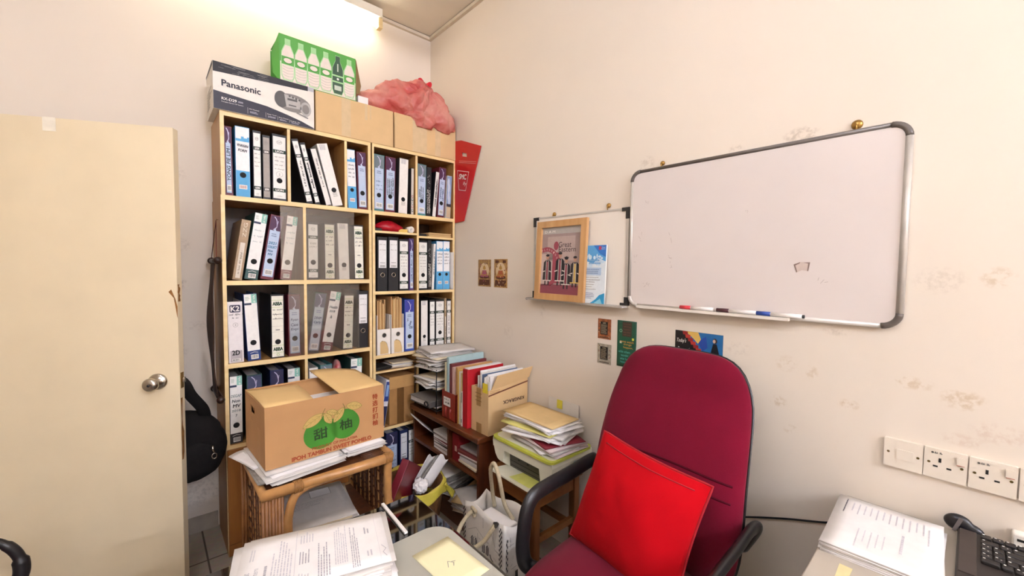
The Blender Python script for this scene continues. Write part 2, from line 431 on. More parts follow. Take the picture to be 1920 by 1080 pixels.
# local: x runs back along the door towards the hinge as negative, face at y=0 looking to the room
DW, DH, DT = .84, 1.957, .038
MB().box(-DW, 0, 0, DT, 0, DH, M_dr, .0015).build('door_leaf', d)
def knob(y0, sg):
    b = MB()
    prof = [(.0, 0), (.033, 0), (.033, .004), (.026, .008), (.012, .012), (.011, .03), (.02, .036), (.0265, .046), (.0265, .056), (.021, .064), (.008, .066), (.0, .0655)]
    b.lathe(prof, M_chrome, (-.075, y0, .935), 28, Matrix.Rotation(sg*pi/2, 3, 'X'))
    b.lathe([(0, 0), (.005, 0), (.005, .002), (0, .002)], M_black, (-.075, y0-sg*.0658, .935), 12, Matrix.Rotation(sg*pi/2, 3, 'X'))
    return b
knob(0, 1).build('door_knob', d); knob(DT, -1).build('door_knob', d)
b = MB().box(0, .0015, .008, .030, .90, .965, M_brass).box(.0015, .012, .012, .026, .922, .945, M_chrome, .003); b.build('latch_plate', d)
r = random.Random(4); b = MB()
for z0, z1 in ((.60, .86), (1.26, 1.33)):
    n = 9; pr = P((.0004, .008, 0), (0, 1, 0), (0, 0, 1))
    b.poly([(-.006+r.uniform(0, .006), z0+(z1-z0)*i/n) for i in range(n+1)]+[(.008+r.uniform(-.004, .008), z1-(z1-z0)*i/n) for i in range(n+1)], pr, M_raw, .0003)
pf = P((0, 0, 0), (1, 0, 0), (0, 0, 1))
b.poly([(-.03, 1.30), (-.012, 1.275), (-.002, 1.20), (.0, 1.19), (.0, 1.24), (-.006, 1.27), (-.02, 1.31)], pf, M_raw, .0006)
b.build('chipped_edge', d)
b = MB(); q = mat('masking tape', '#efe6d2', .7)
b.box(-.415, -.375, -.0012, 0, DH-.05, DH, q).box(-.415, -.375, -.0012, DT+.0012, DH, DH+.0012, q); b.build('tape_strip', d)

# backpack behind the door
M_nylon = mat('black nylon', '#0e0a09', .85, spec=.25, var=.25, scale=40, bump=.2, bscale=300)
bp = thing('backpack', 'black backpack hanging behind the door edge beside the bookcase', 'bag', (.10, 2.275, .46))
def cl(p):
    return V((p.x, max(min(p.y, .33), (-.03-.514*(p.x+.008)) if p.x < .0 else -9), max(p.z, 0)))
MB().blob([((.0, .02, .13), (.165, .08, .14)), ((.02, .01, .21), (.115, .065, .10)), ((-.06, .06, .2), (.12, .07, .1))], (.0, .01, .15), M_nylon, wr=.004, wf=9, seed=3, k=.02, clamp=cl).build('body', bp)
MB().blob([((.03, -.05, .10), (.11, .028, .085))], (.03, -.05, .10), M_nylon, 40, 20, wr=.004, wf=12).build('front_pocket', bp)
b = MB(); path = bez([(-.035, -.02, .30), (-.045, -.045, .39), (-.06, -.05, .47), (-.075, -.045, .515), (-.09, -.03, .50), (-.10, -.01, .42), (-.10, 0, .30)], 6)
b.tube(path, .014, M_nylon, 10, ry=.004, up=(0, 1, 0)); b.build('strap', bp)
b = MB(); b.tube(bez([(.085, .0, .27), (.07, -.045, .33), (.03, -.065, .40), (.004, -.075, .462), (-.03, -.03, .47)], 6), .022, M_nylon, 10, ry=.004, up=(0, 1, 0)); b.build('strap', bp)
b = MB(); b.tube([(.10, -.085, .165), (.10, -.088, .15), (.105, -.088, .135)], .004, M_chrome, 8).tube([(.105+.009*cos(a*pi/5), -.088, .12+.012*sin(a*pi/5)) for a in range(10)], .0025, M_chrome, 6, closed=True); b.build('zip_pull', bp)
MB().box(-.06, -.02, -.084, -.08, .045, .075, mat('tan leather patch', '#8d6a3e', .7, var=.2)).build('patch', bp)
# ------------------------------------------------------------------ bookcases
YF0, YB0 = 2.35, 2.672
def bookcase(name, label, x0, x1, z0, z1, shelves, divs, ts=.016, tt=.022, top=True, back='brown', base=False):
    t = thing(name, label, 'bookcase', ((x0+x1)/2, YF0, z0)); c = (x0+x1)/2; h = z1-z0; a, e = x0-c, x1-c; D = YB0-YF0
    for q0 in (a, e-ts): MB().box(q0, q0+ts, .0012, D, 0, h, M_pines).box(q0, q0+ts, 0, .0012, 0, h, M_band).build('side_panel', t)
    if top: MB().box(a+ts, e-ts, .0012, D-.01, h-tt, h, M_pines).box(a+ts, e-ts, 0, .0012, h-tt, h, M_band).build('top_panel', t)
    for zz, xa, xb, th in shelves: MB().box(xa-c, xb-c, .0022, D-.01, zz-th-z0, zz-z0, M_pines).box(xa-c, xb-c, .001, .0022, zz-th-z0, zz-z0, M_band).build('shelf', t)
    for xx, za, zb in divs: MB().box(xx-.007-c, xx+.007-c, .0022, D-.01, za-z0, zb-z0, M_pines).box(xx-.007-c, xx+.007-c, .001, .0022, za-z0, zb-z0, M_band).build('divider', t)
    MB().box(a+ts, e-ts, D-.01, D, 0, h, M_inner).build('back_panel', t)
    return t
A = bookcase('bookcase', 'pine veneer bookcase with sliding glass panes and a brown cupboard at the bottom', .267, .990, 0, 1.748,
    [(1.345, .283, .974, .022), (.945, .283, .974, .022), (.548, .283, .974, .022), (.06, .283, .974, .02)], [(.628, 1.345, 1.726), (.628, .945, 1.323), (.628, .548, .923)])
M_glass = bpy.data.materials.new('dusty pane'); M_glass.use_nodes = True
nt = M_glass.node_tree; nt.nodes.remove(nt.nodes['Principled BSDF'])
tr = nt.nodes.new('ShaderNodeBsdfTransparent'); df = nt.nodes.new('ShaderNodeBsdfDiffuse'); gl = nt.nodes.new('ShaderNodeBsdfGlossy'); m1 = nt.nodes.new('ShaderNodeMixShader'); m2 = nt.nodes.new('ShaderNodeMixShader')
nz = nt.nodes.new('ShaderNodeTexNoise'); nz.inputs['Scale'].default_value = 7; mr = nt.nodes.new('ShaderNodeMapRange'); mr.inputs['To Min'].default_value = .04; mr.inputs['To Max'].default_value = .13
nt.links.new(nz.outputs['Fac'], mr.inputs['Value']); nt.links.new(mr.outputs[0], m1.inputs['Fac'])
df.inputs['Color'].default_value = lin('#b9aa98'); gl.inputs['Roughness'].default_value = .03; tr.inputs['Color'].default_value = (.97, .965, .95, 1)
nt.links.new(tr.outputs[0], m1.inputs[1]); nt.links.new(df.outputs[0], m1.inputs[2]); nt.links.new(m1.outputs[0], m2.inputs[1]); nt.links.new(gl.outputs[0], m2.inputs[2]); m2.inputs['Fac'].default_value = .06
nt.links.new(m2.outputs[0], nt.nodes['Material Output'].inputs['Surface'])
c = .6285
for xa, xb, za, zb in ((.515, .889, 1.3455, 1.722), (.548, .915, .9455, 1.318)):
    MB().box(xa-c, xb-c, .0035, .0065, za, zb, M_glass).build('glass_pane', A)
for k, (xa, xb) in enumerate(((.269, .6265), (.6305, .988))):
    cdoor = MB().box(xa-c, xb-c, -.018, -.0015, .065, .53, M_door, .0015)
    o = cdoor.build('cupboard_door', A)
    hx = (xb-.03-c) if k == 0 else (xa+.03-c)
    MB().box(hx-.006, hx+.006, -.04, -.018, .38, .47, M_darkwoodz, .003).build('door_pull', o)
MB().box(.269-c, .988-c, -.012, -.001, .005, .06, M_door).build('plinth', A)
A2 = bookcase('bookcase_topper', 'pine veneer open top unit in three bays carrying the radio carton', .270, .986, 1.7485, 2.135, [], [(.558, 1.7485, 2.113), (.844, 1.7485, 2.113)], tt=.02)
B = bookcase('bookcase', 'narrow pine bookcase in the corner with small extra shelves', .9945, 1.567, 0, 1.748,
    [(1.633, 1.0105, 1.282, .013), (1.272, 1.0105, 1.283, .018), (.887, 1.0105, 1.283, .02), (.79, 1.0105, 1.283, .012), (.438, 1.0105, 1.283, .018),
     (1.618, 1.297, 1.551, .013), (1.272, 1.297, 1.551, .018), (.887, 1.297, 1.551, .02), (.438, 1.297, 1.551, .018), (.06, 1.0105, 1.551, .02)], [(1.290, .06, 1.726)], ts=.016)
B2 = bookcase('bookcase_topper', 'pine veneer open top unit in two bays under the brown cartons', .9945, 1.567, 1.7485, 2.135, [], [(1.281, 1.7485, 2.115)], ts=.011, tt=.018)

# ------------------------------------------------------------------ lever arch files
def swoosh(b, p, w, z0, z1, m):
    pts = []
    for i in range(15):
        t = i/14; pts.append((w*(-.16+.30*sin(t*pi*1.1)+.05*sin(t*9)), z0+(z1-z0)*(.06+.88*t)))
    b.stroke(p, pts, .004, m, .0012)
    b.stroke(p, [(-x*.7+w*.2, z) for x, z in pts[3:11]], .0025, m, .0012)
COVERS = {'black': '#1b1a1c', 'grey': '#3a3634', 'maroon': '#6d1f2b', 'green': '#1f4a44', 'teal': '#3f7f80', 'blue': '#1d3a78', 'navy': '#1a2750', 'beige': '#a68a66', 'white': '#e7e1d8', 'skyblue': '#4d9fd0', 'purple': '#54346a', 'royal': '#2f4fa5'}
def cover_mat(c): return mat('file cover '+c, COVERS[c], .45, var=.1, scale=90, bump=.04)
FN = [0]
def file(xc, zb, w, ang, h, style, cover, label, group, y=2.366, write=None, depth=.272, name='lever_arch_file', body=None):
    FN[0] += 1; sd = FN[0]
    a = radians(ang)
    t = thing(name, label, 'file', (xc, y, zb+abs(sin(a))*w/2), (0, a, 0), group)
    cm = cover_mat(cover); e = .0028
    b = MB().box(-w/2, -w/2+e, e, depth, 0, h, cm).box(w/2-e, w/2, e, depth, 0, h, cm).box(-w/2, w/2, 0, e, 0, h, cm, .0008)
    b.build('cover', t)
    MB().box(-w/2+e, w/2-e, .03, depth-.012, .004, h-.02, M_paper2).build('paper_block', t)
    p = P((0, 0, 0), (1, 0, 0), (0, 0, 1)); lb = MB(); tx = MB(); iw = w-.008 if w > .04 else w-.006
    cream = ink('#efe9dc'); hole = None; ring = None
    def card(z0, z1, m, ww=None): ww = ww or iw; lb.box(-ww/2, ww/2, -.0009, 0, z0, z1, m)
    q = P((0, -.0009, 0), (1, 0, 0), (0, 0, 1))
    if style in ('lion', 'lion_grey'):
        base = ink('#efece4') if style == 'lion' else ink('#a39a90'); gb = ink('#1d3a25') if style == 'lion' else ink('#4a443e')
        card(.012, h-.012, base); zt, zl = h*.74, h*.16
        for z in (zt, zl):
            lb.rect(q, -iw/2, iw/2, z-.0085, z+.0085, gb); tx.text(q, 'LION', 0, z, iw*.62, .0095, W, bold=.0005)
        tx.ring(q, 0, h*.88, iw*.2, .0015, GR, ry=.008); tx.stroke(q, [(-iw*.12, h*.885), (0, h*.875), (iw*.15, h*.89)], .002, GR)
        tx.text(q, 'LION', 0, h*.07, iw*.4, .005, GR)
        hole = h*.305 if w > .045 else None
        if write is None:
            for k in range(4): tx.hand(q, -iw*.38, iw*.38, h*(.66-.06*k), .009, ink('#a8a29a'), sd*7+k)
        if w > .06: tx.ring(q, 0, h*.40, iw*.26, .001, GR, ry=.014); tx.text(q, '2', 0, h*.40, .007, .011, GR)
    elif style == 'abba':
        card(.006, h-.008, ink('#f0ecdb')); dg = ink('#1c3f1e'); lm = ink('#a7bf5a')
        for z in (h*.855, h*.14):
            tx.text(q, 'ABBA', 0, z, iw*.8, .017, dg, bold=.0011)
            for s in (-.018, .018): lb.rect(q, -iw/2, iw/2, z+s-.0008, z+s+.0008, lm)
        for z in (.50, .41): lb.rect(q, -iw/2, iw/2, h*z, h*z+.0006, GR)
        tx.lines(q, -iw*.18, iw*.18, h*.43, h*.455, 1, GR, sd, .8, 0)
        tx.disc(q, 0, h*.05, .007, lm); tx.disc(q, 0, h*.05, .005, ink('#f0ecdb'), .0013)
        hole = h*.255
        for k in range(3): tx.hand(q, -iw*.42, iw*.42, h*(.76-.07*k), .012, ink('#55504a'), sd*5+k)
    elif style == 'mint':
        card(.05, h-.002, ink('#f2efe9'), w-.003); mg = ink('#8fc7b4'); nb = ink('#2a3550')
        lb.rect(q, w*.06, w/2-.0015, h*.86, h-.002, mg); tx.hand(q, h*.87, h*.985, -w*.27, .012, W, 3, .0014, vertical=True)
        lb.rect(q, -w/2+.0015, w*.05, h*.835, h*.865, nb)
        tx.lines(q, -w*.4, -w*.02, h*.90, h*.96, 3, ink('#b9c4b8'), sd)
        lb.rect(q, -w/2+.0015, w/2-.0015, .004, .048, cover_mat(cover), .0004); lb.rect(q, -w*.25, w*.32, .008, .03, W, .0008); tx.bars(q, -w*.2, w*.28, .012, .028, K, sd)
        tx.stroke(q, [(-w*.3, .038), (0, .043), (w*.3, .039)], .002, W)
        hole = h*.27
        if write is None:
            for k in range(3): tx.hand(q, -w*.34, w*.34, h*(.74-.085*k), .014, ink('#a9b4b4'), sd*3+k)
    elif style == 'marble':
        top = {'maroon': '#4a2346', 'green': '#3a3f5e', 'teal': '#6d7a80', 'blue': '#2b2c6e', 'royal': '#3b3f9c', 'navy': '#2a2748', 'purple': '#3c2a63'}[cover]
        paleb = ink('#bccbe0') if cover != 'green' else ink('#b3bfc9')
        card(.012, h-.004, ink(top), w-.006); lb.rect(q, -w/2+.006, w/2-.006, .014, h*.76, paleb, .0004)
        swoosh(lb, q, w*.8, h*.76, h-.006, ink('#c9c2dc'))
        lb.poly([(-.006, h*.755), (.006, h*.755), (0, h*.80)], q, paleb, .0006)
        tx.lines(q, -iw*.25, iw*.25, h*.66, h*.72, 2, ink('#6d7ba0'), sd, .5, .2)
        lb.rect(q, -iw*.35, iw*.35, h*.60, h*.602, W)
        lb.rect(q, -iw*.32, iw*.36, .022, .050, W, .0008); tx.bars(q, -iw*.25, iw*.3, .027, .045, K, sd)
        hole = h*.285 if w > .04 else None
        if write is None:
            for k in range(3): tx.hand(q, -iw*.36, iw*.36, h*(.53-.07*k), .014, ink('#3b5f86'), sd*3+k)
    elif style == 'bluewhite':
        card(.003, h-.003, ink('#f1efec'), w-.003); sb = ink('#58a9d8'); x = w/2-.002
        lb.rect(q, -x, x, .003, h*.375, sb); lb.rect(q, -x, x, h*.80, h*.82, sb)
        lb.poly([(-x, h*.825), (-x*.2, h*.825), (-x*.2, h*.86), (x*.2, h*.86), (x*.2, h*.84), (x*.7, h*.84), (x*.7, h*.86), (x, h*.86), (x, h*.79), (-x, h*.79)], q, sb, .0007)
        lb.rect(q, -x*.6, x*.6, h*.115, h*.175, W, .0009); tx.bars(q, -x*.5, x*.5, h*.125, h*.165, ink('#a05a48'), sd)
        tx.lines(q, -x*.5, x*.5, .012, .03, 2, ink('#8fc8e8'), sd); hole = h*.315
        if write is None:
            for k in range(2 if sd == 2 else 4): tx.hand(q, -x*.75, x*.75, h*(.735-.065*k), .014, ink('#33303a'), sd*3+k)
    elif style == 'plain':
        card(h*.43, h-.02, ink('#eceae8'), w*.76); hole = h*.30; ring = M_chrome
        tx.rect(q, -w*.25, w*.25, h*.52, h*.527, K); tx.bars(q, -w*.25, w*.25, h*.44, h*.485, GR, sd)
        for k in range(2): tx.hand(q, -w*.3, w*.3, h*(.86-.1*k), .01, ink('#b5b0ab'), sd*3+k)
    elif style == 'white':
        card(.003, h-.003, ink('#eee9e0'), w-.003); hole = h*.26 if w > .045 else None
        if w > .045:
            for k in range(5): tx.rect(q, -w*.28+k*w*.11, -w*.25+k*w*.11, h*.90, h*.985, ink('#3a3a66'))
            tx.lines(q, -w*.2, w*.25, .05, .075, 3, ink('#aaa49a'), sd, .5, .2)
        else:
            for k in range(1): tx.hand(q, .10, .25, 0, .012, K, sd, vertical=True)
    elif style == 'k2':
        card(.004, h-.004, ink('#ebe4e2'), w-.004); lb.rect(q, -w*.40, w*.40, .004, h*.20, ink('#b9b0b0'))
        lb.prism(rr(w*.72, .036, .006, 4, 0, h*.885), q, .0008, ink('#2a2442')); tx.text(q, 'K2', 0, h*.885, w*.56, .024, W, lift=.0016, bold=.001)
        tx.text(q, '2D', -w*.02, h*.165, w*.5, .022, K, bold=.001); tx.lines(q, -w*.28, w*.28, h*.06, h*.135, 4, ink('#55505a'), sd, .6, .2)
        lb.rect(q, -w*.28, w*.28, .008, .02, W, .0008); tx.bars(q, -w*.24, w*.2, .010, .018, K, sd)
        tx.hand(q, -w*.4, w*.4, h*.79, .014, K, 5); tx.hand(q, -w*.2, w*.22, h*.735, .013, ink('#4a4650'), 8); tx.ring(q, 0, h*.62, .010, .0012, GR); tx.text(q, '8', 0, h*.62, .005, .009, GR)
    elif style == 'beige':
        card(.01, h*.62, ink('#ddd2bf'), w*.5); tx.text(q, 'ZZG', 0, h*.83, .07, w*.4, ink('#e8dcc4'), pi/2)
        tx.hand(q, .03, .14, 0, .012, ink('#8a7c66'), 4, vertical=True)
    elif style == 'photo':
        card(.002, h-.002, ink('#8aa3c6'), w-.002); x = w/2-.002
        r = random.Random(3); lb.rect(q, -x, x, .004, h*.28, ink('#cdb893')); lb.rect(q, -x, x, h*.27, h*.34, ink('#3b3a44'))
        for k in range(5): lb.disc(q, r.uniform(-x*.4, x*.4), h*r.uniform(.4, .92), x*.5, ink('#c9d3df'), .0007+.0001*k, ry=.03)
    elif style == 'script':
        card(.003, h-.003, ink('#171514'), w-.002); r = random.Random(9)
        for k in range(26): tx.disc(q, r.uniform(-w*.4, w*.4), r.uniform(.02, h*.9), .0016, W)
        for k in range(2): tx.hand(q, .02, .17, w*(.2-.35*k), .010, ink('#cfc8bb'), 30+k, .0016, vertical=True)
    elif style == 'film':
        card(.003, h-.003, ink('#d6cdbd'), w-.002)
        for k in range(5): tx.rect(q, -w*.32, w*.3, .02+.022*k, .034+.022*k, (K, ink('#a33a3a'), GR)[k % 3]); tx.rect(q, -w*.2, w*.2, .024+.022*k, .031+.022*k, W, .0015)
    if write:
        for args in write:
            s, px, pz, tw, th, rot, hx = args
            if s == '@': tx.hand(q, px, pz, 0, tw, ink(hx), sd, th, vertical=True)
            else: tx.text(q, s, px, pz, tw, th, ink(hx), rot, shear=.12, bold=.0005)
    lbo = lb.build('spine_label', t)
    tx.build('lettering', lbo)
    if hole:
        hb = MB(); hr = .0115 if w > .05 else .009
        hb.disc(q, 0, hole, hr, ink('#0f0e0e', .8), .0014, 28)
        hb.tube([V((hr*1.05*cos(2*pi*k/24), -.0016, hole+hr*1.05*sin(2*pi*k/24))) for k in range(24)], .0022 if ring else .0012, ring or M_char, 8, closed=True)
        hb.build('finger_ring', t)
    return t

g = 'files on the top row of the left bookcase'
file(.304, 1.748, .031, -.4, .324, 'marble', 'maroon', 'narrow maroon and grey file at the left end of the top row, name written upwards', g, write=[('YONG FIE LIM', 0, .145, .15, .014, pi/2, '#1c2a33')])
file(.360, 1.748, .059, 0, .335, 'bluewhite', 'skyblue', 'wide white and sky blue file second from the left on the top row', g, write=[('VHANAN', 0, .245, .046, .013, -.06, '#33303a'), ('FORM', 0, .222, .034, .012, -.06, '#33303a')])
file(.420, 1.748, .035, 0, .330, 'lion', 'black', 'narrow black edged white file right of the sky blue one on the top row', g)
file(.460, 1.748, .033, 0, .317, 'lion_grey', 'black', 'narrow black file with a faded grey spine label, top row', g)
file(.516, 1.748, .064, .4, .333, 'lion', 'black', 'wide black file with a circled 2 on its white label, top row', g)
file(.660, 1.748, .032, -12.5, .332, 'lion', 'black', 'leftmost of the four files tilting left in the second top bay', g, write=[('@', .09, .22, .012, .0013, 0, '#4a4540')])
file(.700, 1.748, .026, -13.6, .322, 'lion', 'black', 'thin tilted file with heavy black writing in the second top bay', g, write=[('@', .085, .23, .016, .0022, 0, '#151515')])
file(.7565, 1.748, .029, -15.2, .303, 'white', 'charc' if False else 'grey', 'tilted dark sided file with a plain narrow white spine, second top bay', g)
file(.8045, 1.748, .054, -14.2, .334, 'white', 'white', 'broad all white tilted file with a barcode at its top, second top bay', g)
file(.887, 1.748, .050, -2.2, .329, 'bluewhite', 'skyblue', 'white and sky blue file in the narrow third top bay', g)
file(.945, 1.748, .054, -1.4, .326, 'marble', 'maroon', 'maroon edged pale blue file right of the sky blue one in the third top bay', g, write=[])
g = 'files on the top row of the corner bookcase'
file(1.040, 1.748, .064, .8, .332, 'marble', 'teal', 'teal edged pale blue file at the left of the fourth top bay', g)
file(1.110, 1.748, .064, 1.2, .331, 'marble', 'maroon', 'maroon edged pale blue file with dense black writing in the fourth top bay', g, write=[('AMITY ROCKET', -.017, .15, .10, .007, pi/2, '#22252c'), ('ALISON SEGAMAT', -.006, .15, .10, .007, pi/2, '#22252c'), ('MERCHU FAMILY', .006, .15, .10, .007, pi/2, '#22252c'), ('LIM FU PERSIST', .017, .155, .11, .007, pi/2, '#22252c')])
file(1.194, 1.748, .060, 1.6, .338, 'white', 'grey', 'worn black and cream file with a striped top, fourth top bay', g)
file(1.2585, 1.748, .018, .6, .29, 'film', 'grey', 'thin cream folder with printed squares by the divider, fourth top bay', g, name='folder')
file(1.3225, 1.748, .062, 1.0, .325, 'marble', 'teal', 'teal edged pale blue file at the left of the last top bay', g, write=[('2002', -.016, .14, .05, .008, pi/2, '#1d2430'), ('QUARTZ GRAND', -.004, .145, .08, .008, pi/2, '#1d2430'), ('KEELIN HOLD', .009, .14, .08, .008, pi/2, '#1d2430')])
file(1.3735, 1.748, .034, 1.2, .315, 'script', 'black', 'black file speckled with white scribbles in the last top bay', g)
file(1.414, 1.748, .026, 5.6, .297, 'white', 'black', 'thin white spined file leaning right in the last top bay', g, write=[('CREDIT CARD AGENCY', .001, .15, .17, .010, pi/2, '#1d1d1d')])
file(1.4645, 1.748, .052, 3.2, .329, 'marble', 'maroon', 'maroon and blue file leaning right in the last top bay', g, write=[('OPTIONS', -.008, .16, .075, .011, pi/2, '#1c3a66'), ('LETTERS', .009, .15, .075, .011, pi/2, '#1c3a66')])
file(1.523, 1.748, .036, 2.6, .284, 'photo', 'white', 'album with a cloudy sky spine at the right end of the top row', g, name='album')
g = 'files on the second row of the left bookcase'
file(.327, 1.345, .039, 8.6, .295, 'beige', 'beige', 'beige ring binder leaning at the left end of the second row', g, name='ring_binder')
file(.384, 1.345, .056, 9.0, .332, 'mint', 'green', 'dark green file with a mint corner leaning beside the beige binder', g)
file(.453, 1.345, .058, 9.2, .328, 'marble', 'maroon', 'leaning maroon file with blue handwriting, third on the second row', g, write=[('2021', -.002, .185, .034, .013, 0, '#2f6f96'), ('COLLECT', 0, .165, .040, .012, 0, '#2f6f96'), ('Non', -.006, .145, .022, .012, 0, '#2f5f86'), ('MV', -.004, .127, .02, .012, 0, '#2f5f86')])
file(.5375, 1.345, .052, 6.6, .331, 'mint', 'maroon', 'leaning maroon file with a mint corner, half behind dusty glass', g)
file(.672, 1.345, .054, .2, .309, 'lion', 'black', 'file with a blue sticker behind glass, right of the second row divider', g, write=[('KHIN', 0, .195, .03, .011, 0, '#b3ada4'), ('LION 1', 0, .178, .036, .009, 0, '#b3ada4')])
file(.759, 1.345, .056, -.2, .310, 'abba', 'grey', 'cream file with a green word at both ends, second row behind glass', g)
file(.837, 1.345, .057, -1.4, .314, 'white', 'white', 'pinkish white ruled file between two lettered files behind glass', g)
file(.922, 1.345, .056, -1.0, .312, 'abba', 'black', 'cream file with green words, right end of second row, clear of glass', g)
g = 'files on the third row of the left bookcase'
file(.3185, .945, .061, -.6, .298, 'k2', 'white', 'white file with a dark logo badge and 2D at its foot, third row left end', g)
file(.394, .945, .056, -2.6, .333, 'mint', 'blue', 'deep blue file with a mint corner and bare white label, third row', g, write=[])
file(.498, .945, .061, 0, .327, 'abba', 'black', 'black file with a cream lettered label standing alone in the third row', g)
file(.578, .945, .058, -.4, .323, 'marble', 'maroon', 'maroon and grey file behind glass left of the third row divider', g, write=[('Ryan', 0, .19, .034, .016, 0, '#39476a'), ('Case', 0, .165, .034, .015, 0, '#39476a'), ('Expi', 0, .14, .034, .016, 0, '#39476a')])
file(.666, .945, .059, 8.1, .327, 'marble', 'green', 'dark green and grey file leaning right of the third row divider', g, write=[('DENIM', 0, .19, .036, .014, 0, '#39476a'), ('Carly', 0, .165, .036, .016, 0, '#39476a')])
file(.734, .945, .059, 9.8, .334, 'mint', 'maroon', 'maroon file with a mint corner leaning in the third row', g, write=[('Health', 0, .245, .042, .015, 0, '#2c4a55'), ('2018', -.004, .222, .03, .012, 0, '#2c4a55'), ('&', -.004, .19, .011, .015, 0, '#2c4a55')])
file(.8515, .945, .058, 2.0, .315, 'abba', 'grey', 'cream file with green words and smudged writing, third row behind glass', g)
file(.940, .945, .062, .5, .332, 'plain', 'black', 'black file with a short white label and metal ring, third row right end', g)
g = 'files on the fourth row of the left bookcase'
file(.3115, .548, .052, .4, .333, 'mint', 'grey', 'white file marked Non MV beside the pomelo carton, fourth row left end', g, write=[('DEGAP', 0, .235, .042, .013, 0, '#8f9a97'), ('Non', 0, .21, .032, .014, 0, '#333a3a'), ('MV', .002, .186, .03, .016, 0, '#1c2020'), ('2018', 0, .162, .036, .010, 0, '#8f9a97'), ('7', 0, .138, .006, .011, 0, '#4a5050')])
file(.391, .548, .066, 0, .326, 'marble', 'green', 'dark green file showing its top over the left of the pomelo carton', g)
file(.491, .548, .062, 0, .335, 'marble', 'navy', 'dark navy file showing its top over the middle of the pomelo carton', g)
file(.570, .548, .060, 0, .332, 'mint', 'black', 'mint cornered file showing its top left of the fourth row divider', g)
file(.668, .548, .044, 0, .318, 'white', 'white', 'small white file with a black scrawl over the pomelo carton', g, write=[('Ace', 0, .30, .03, .014, .2, '#22252c')])
file(.734, .548, .062, 0, .326, 'marble', 'teal', 'grey teal file beside the red crumple in the fourth row', g)
file(.893, .548, .066, 1.5, .338, 'mint', 'green', 'mint cornered file at the right end of the fourth row', g)
g = 'files on the second row of the corner bookcase'
file(1.0615, 1.272, .063, .2, .326, 'plain', 'black', 'leftmost of the two black ringed files in the corner bookcase', g)
file(1.132, 1.272, .064, .2, .329, 'plain', 'black', 'black ringed file next to the green banded one in the corner bookcase', g)
file(1.201, 1.272, .062, .1, .319, 'lion', 'black', 'black edged white file with green bands beside a narrow purple one', g)
file(1.2535, 1.272, .031, 0, .327, 'marble', 'purple', 'narrow purple topped file left of the corner bookcase divider', g, write=[('@', .06, .22, .016, .0013, 0, '#243a5c')])
file(1.335, 1.272, .064, 0, .318, 'lion', 'black', 'black edged white file right of the corner bookcase divider', g)
file(1.3845, 1.272, .026, 0, .322, 'script', 'black', 'dark speckled file beside a thin leaning white one, corner bookcase', g)
file(1.4075, 1.272, .016, 3.0, .302, 'white', 'white', 'thin white leaning folder beside two blue files', g, name='folder')
file(1.460, 1.272, .050, 0, .322, 'bluewhite', 'skyblue', 'left one of the two white and blue files in the corner bookcase', g)
file(1.5125, 1.272, .050, 0, .324, 'bluewhite', 'skyblue', 'right one of the two white and blue files in the corner bookcase', g)
g = 'files on the third row of the corner bookcase'
file(1.2395, .887, .066, 0, .327, 'marble', 'royal', 'royal blue file standing right of the two white magazine boxes', g, write=[('J.', -.012, .20, .01, .02, 0, '#2b3566'), ('Casey', .004, .175, .034, .016, 1.2, '#2b3566'), ('CEU', .01, .15, .024, .014, 0, '#2b3566')])
file(1.345, .887, .050, 0, .318, 'white', 'black', 'white file with a tan window, left of the third row bay above the paper tray', g)
file(1.404, .887, .042, 0, .318, 'lion', 'black', 'narrow green banded file above the paper tray', g)
file(1.463, .887, .066, 0, .318, 'lion', 'black', 'wide green banded file above the paper tray', g)
file(1.5065, .887, .014, 0, .325, 'beige', 'beige', 'thin cream folder squeezed between two green banded files', g, name='folder')
file(1.533, .887, .034, 0, .318, 'lion', 'black', 'narrow green banded file against the right bookcase side', g, write=[('@', .08, .22, .012, .0013, 0, '#33302c')])
g = 'files on the bottom shelf of the corner bookcase'
file(1.120, .06, .075, 0, .33, 'marble', 'navy', 'dark blue file on the bottom shelf behind the waste basket', g)
file(1.2, .06, .055, 0, .325, 'plain', 'navy', 'blue black file left of the white labelled one on the bottom shelf', g)
file(1.251, .06, .04, 0, .325, 'lion', 'black', 'black file with a white labelled spine on the bottom shelf', g)
# ------------------------------------------------------------------ paper piles
PM = [M_paper, M_paper, M_paper2, M_paper, M_paper3]
def bundle(name, label, cat, cx, cy, z, w, d, th, rot, m, group=None, ns=3, jit=.006, droop=None, seed=0, prints=None, wave=.0):
    """a few sheets lying together; droop(x,y)->dz in world"""
    r = random.Random(seed); b = MB(); t = th/ns; z0 = z
    for k in range(ns):
        ox, oy, a = r.uniform(-jit, jit), r.uniform(-jit, jit), rot+r.uniform(-.03, .03)*(k > 0); c, s = cos(a), sin(a); zz = t*(k+.5)
        ph = r.uniform(0, 6)
        def f(u, v, c=c, s=s, ox=ox, oy=oy, zz=zz, ph=ph):
            x, y = (u-.5)*w+ox, (v-.5)*d+oy; X, Y = x*c-y*s, x*s+y*c
            return (X, Y, zz+(droop(cx+X, cy+Y) if droop else 0)+wave*t*sin(6*u+ph)*sin(5*v+ph))
        b.sheet(f, 8, 6, m if k % 2 == 0 or m not in (M_paper, M_paper2) else M_paper2, t*.8)
    o = b.build(name, loc=(cx, cy, z0)); tag(o, label, cat, group)
    if prints:
        pb = MB(); c, s = cos(rot), sin(rot); p = P((0, 0, th-t*.1), (c, s, 0), (-s, c, 0))
        prints(pb, p); pb.build('print', o)
    return o
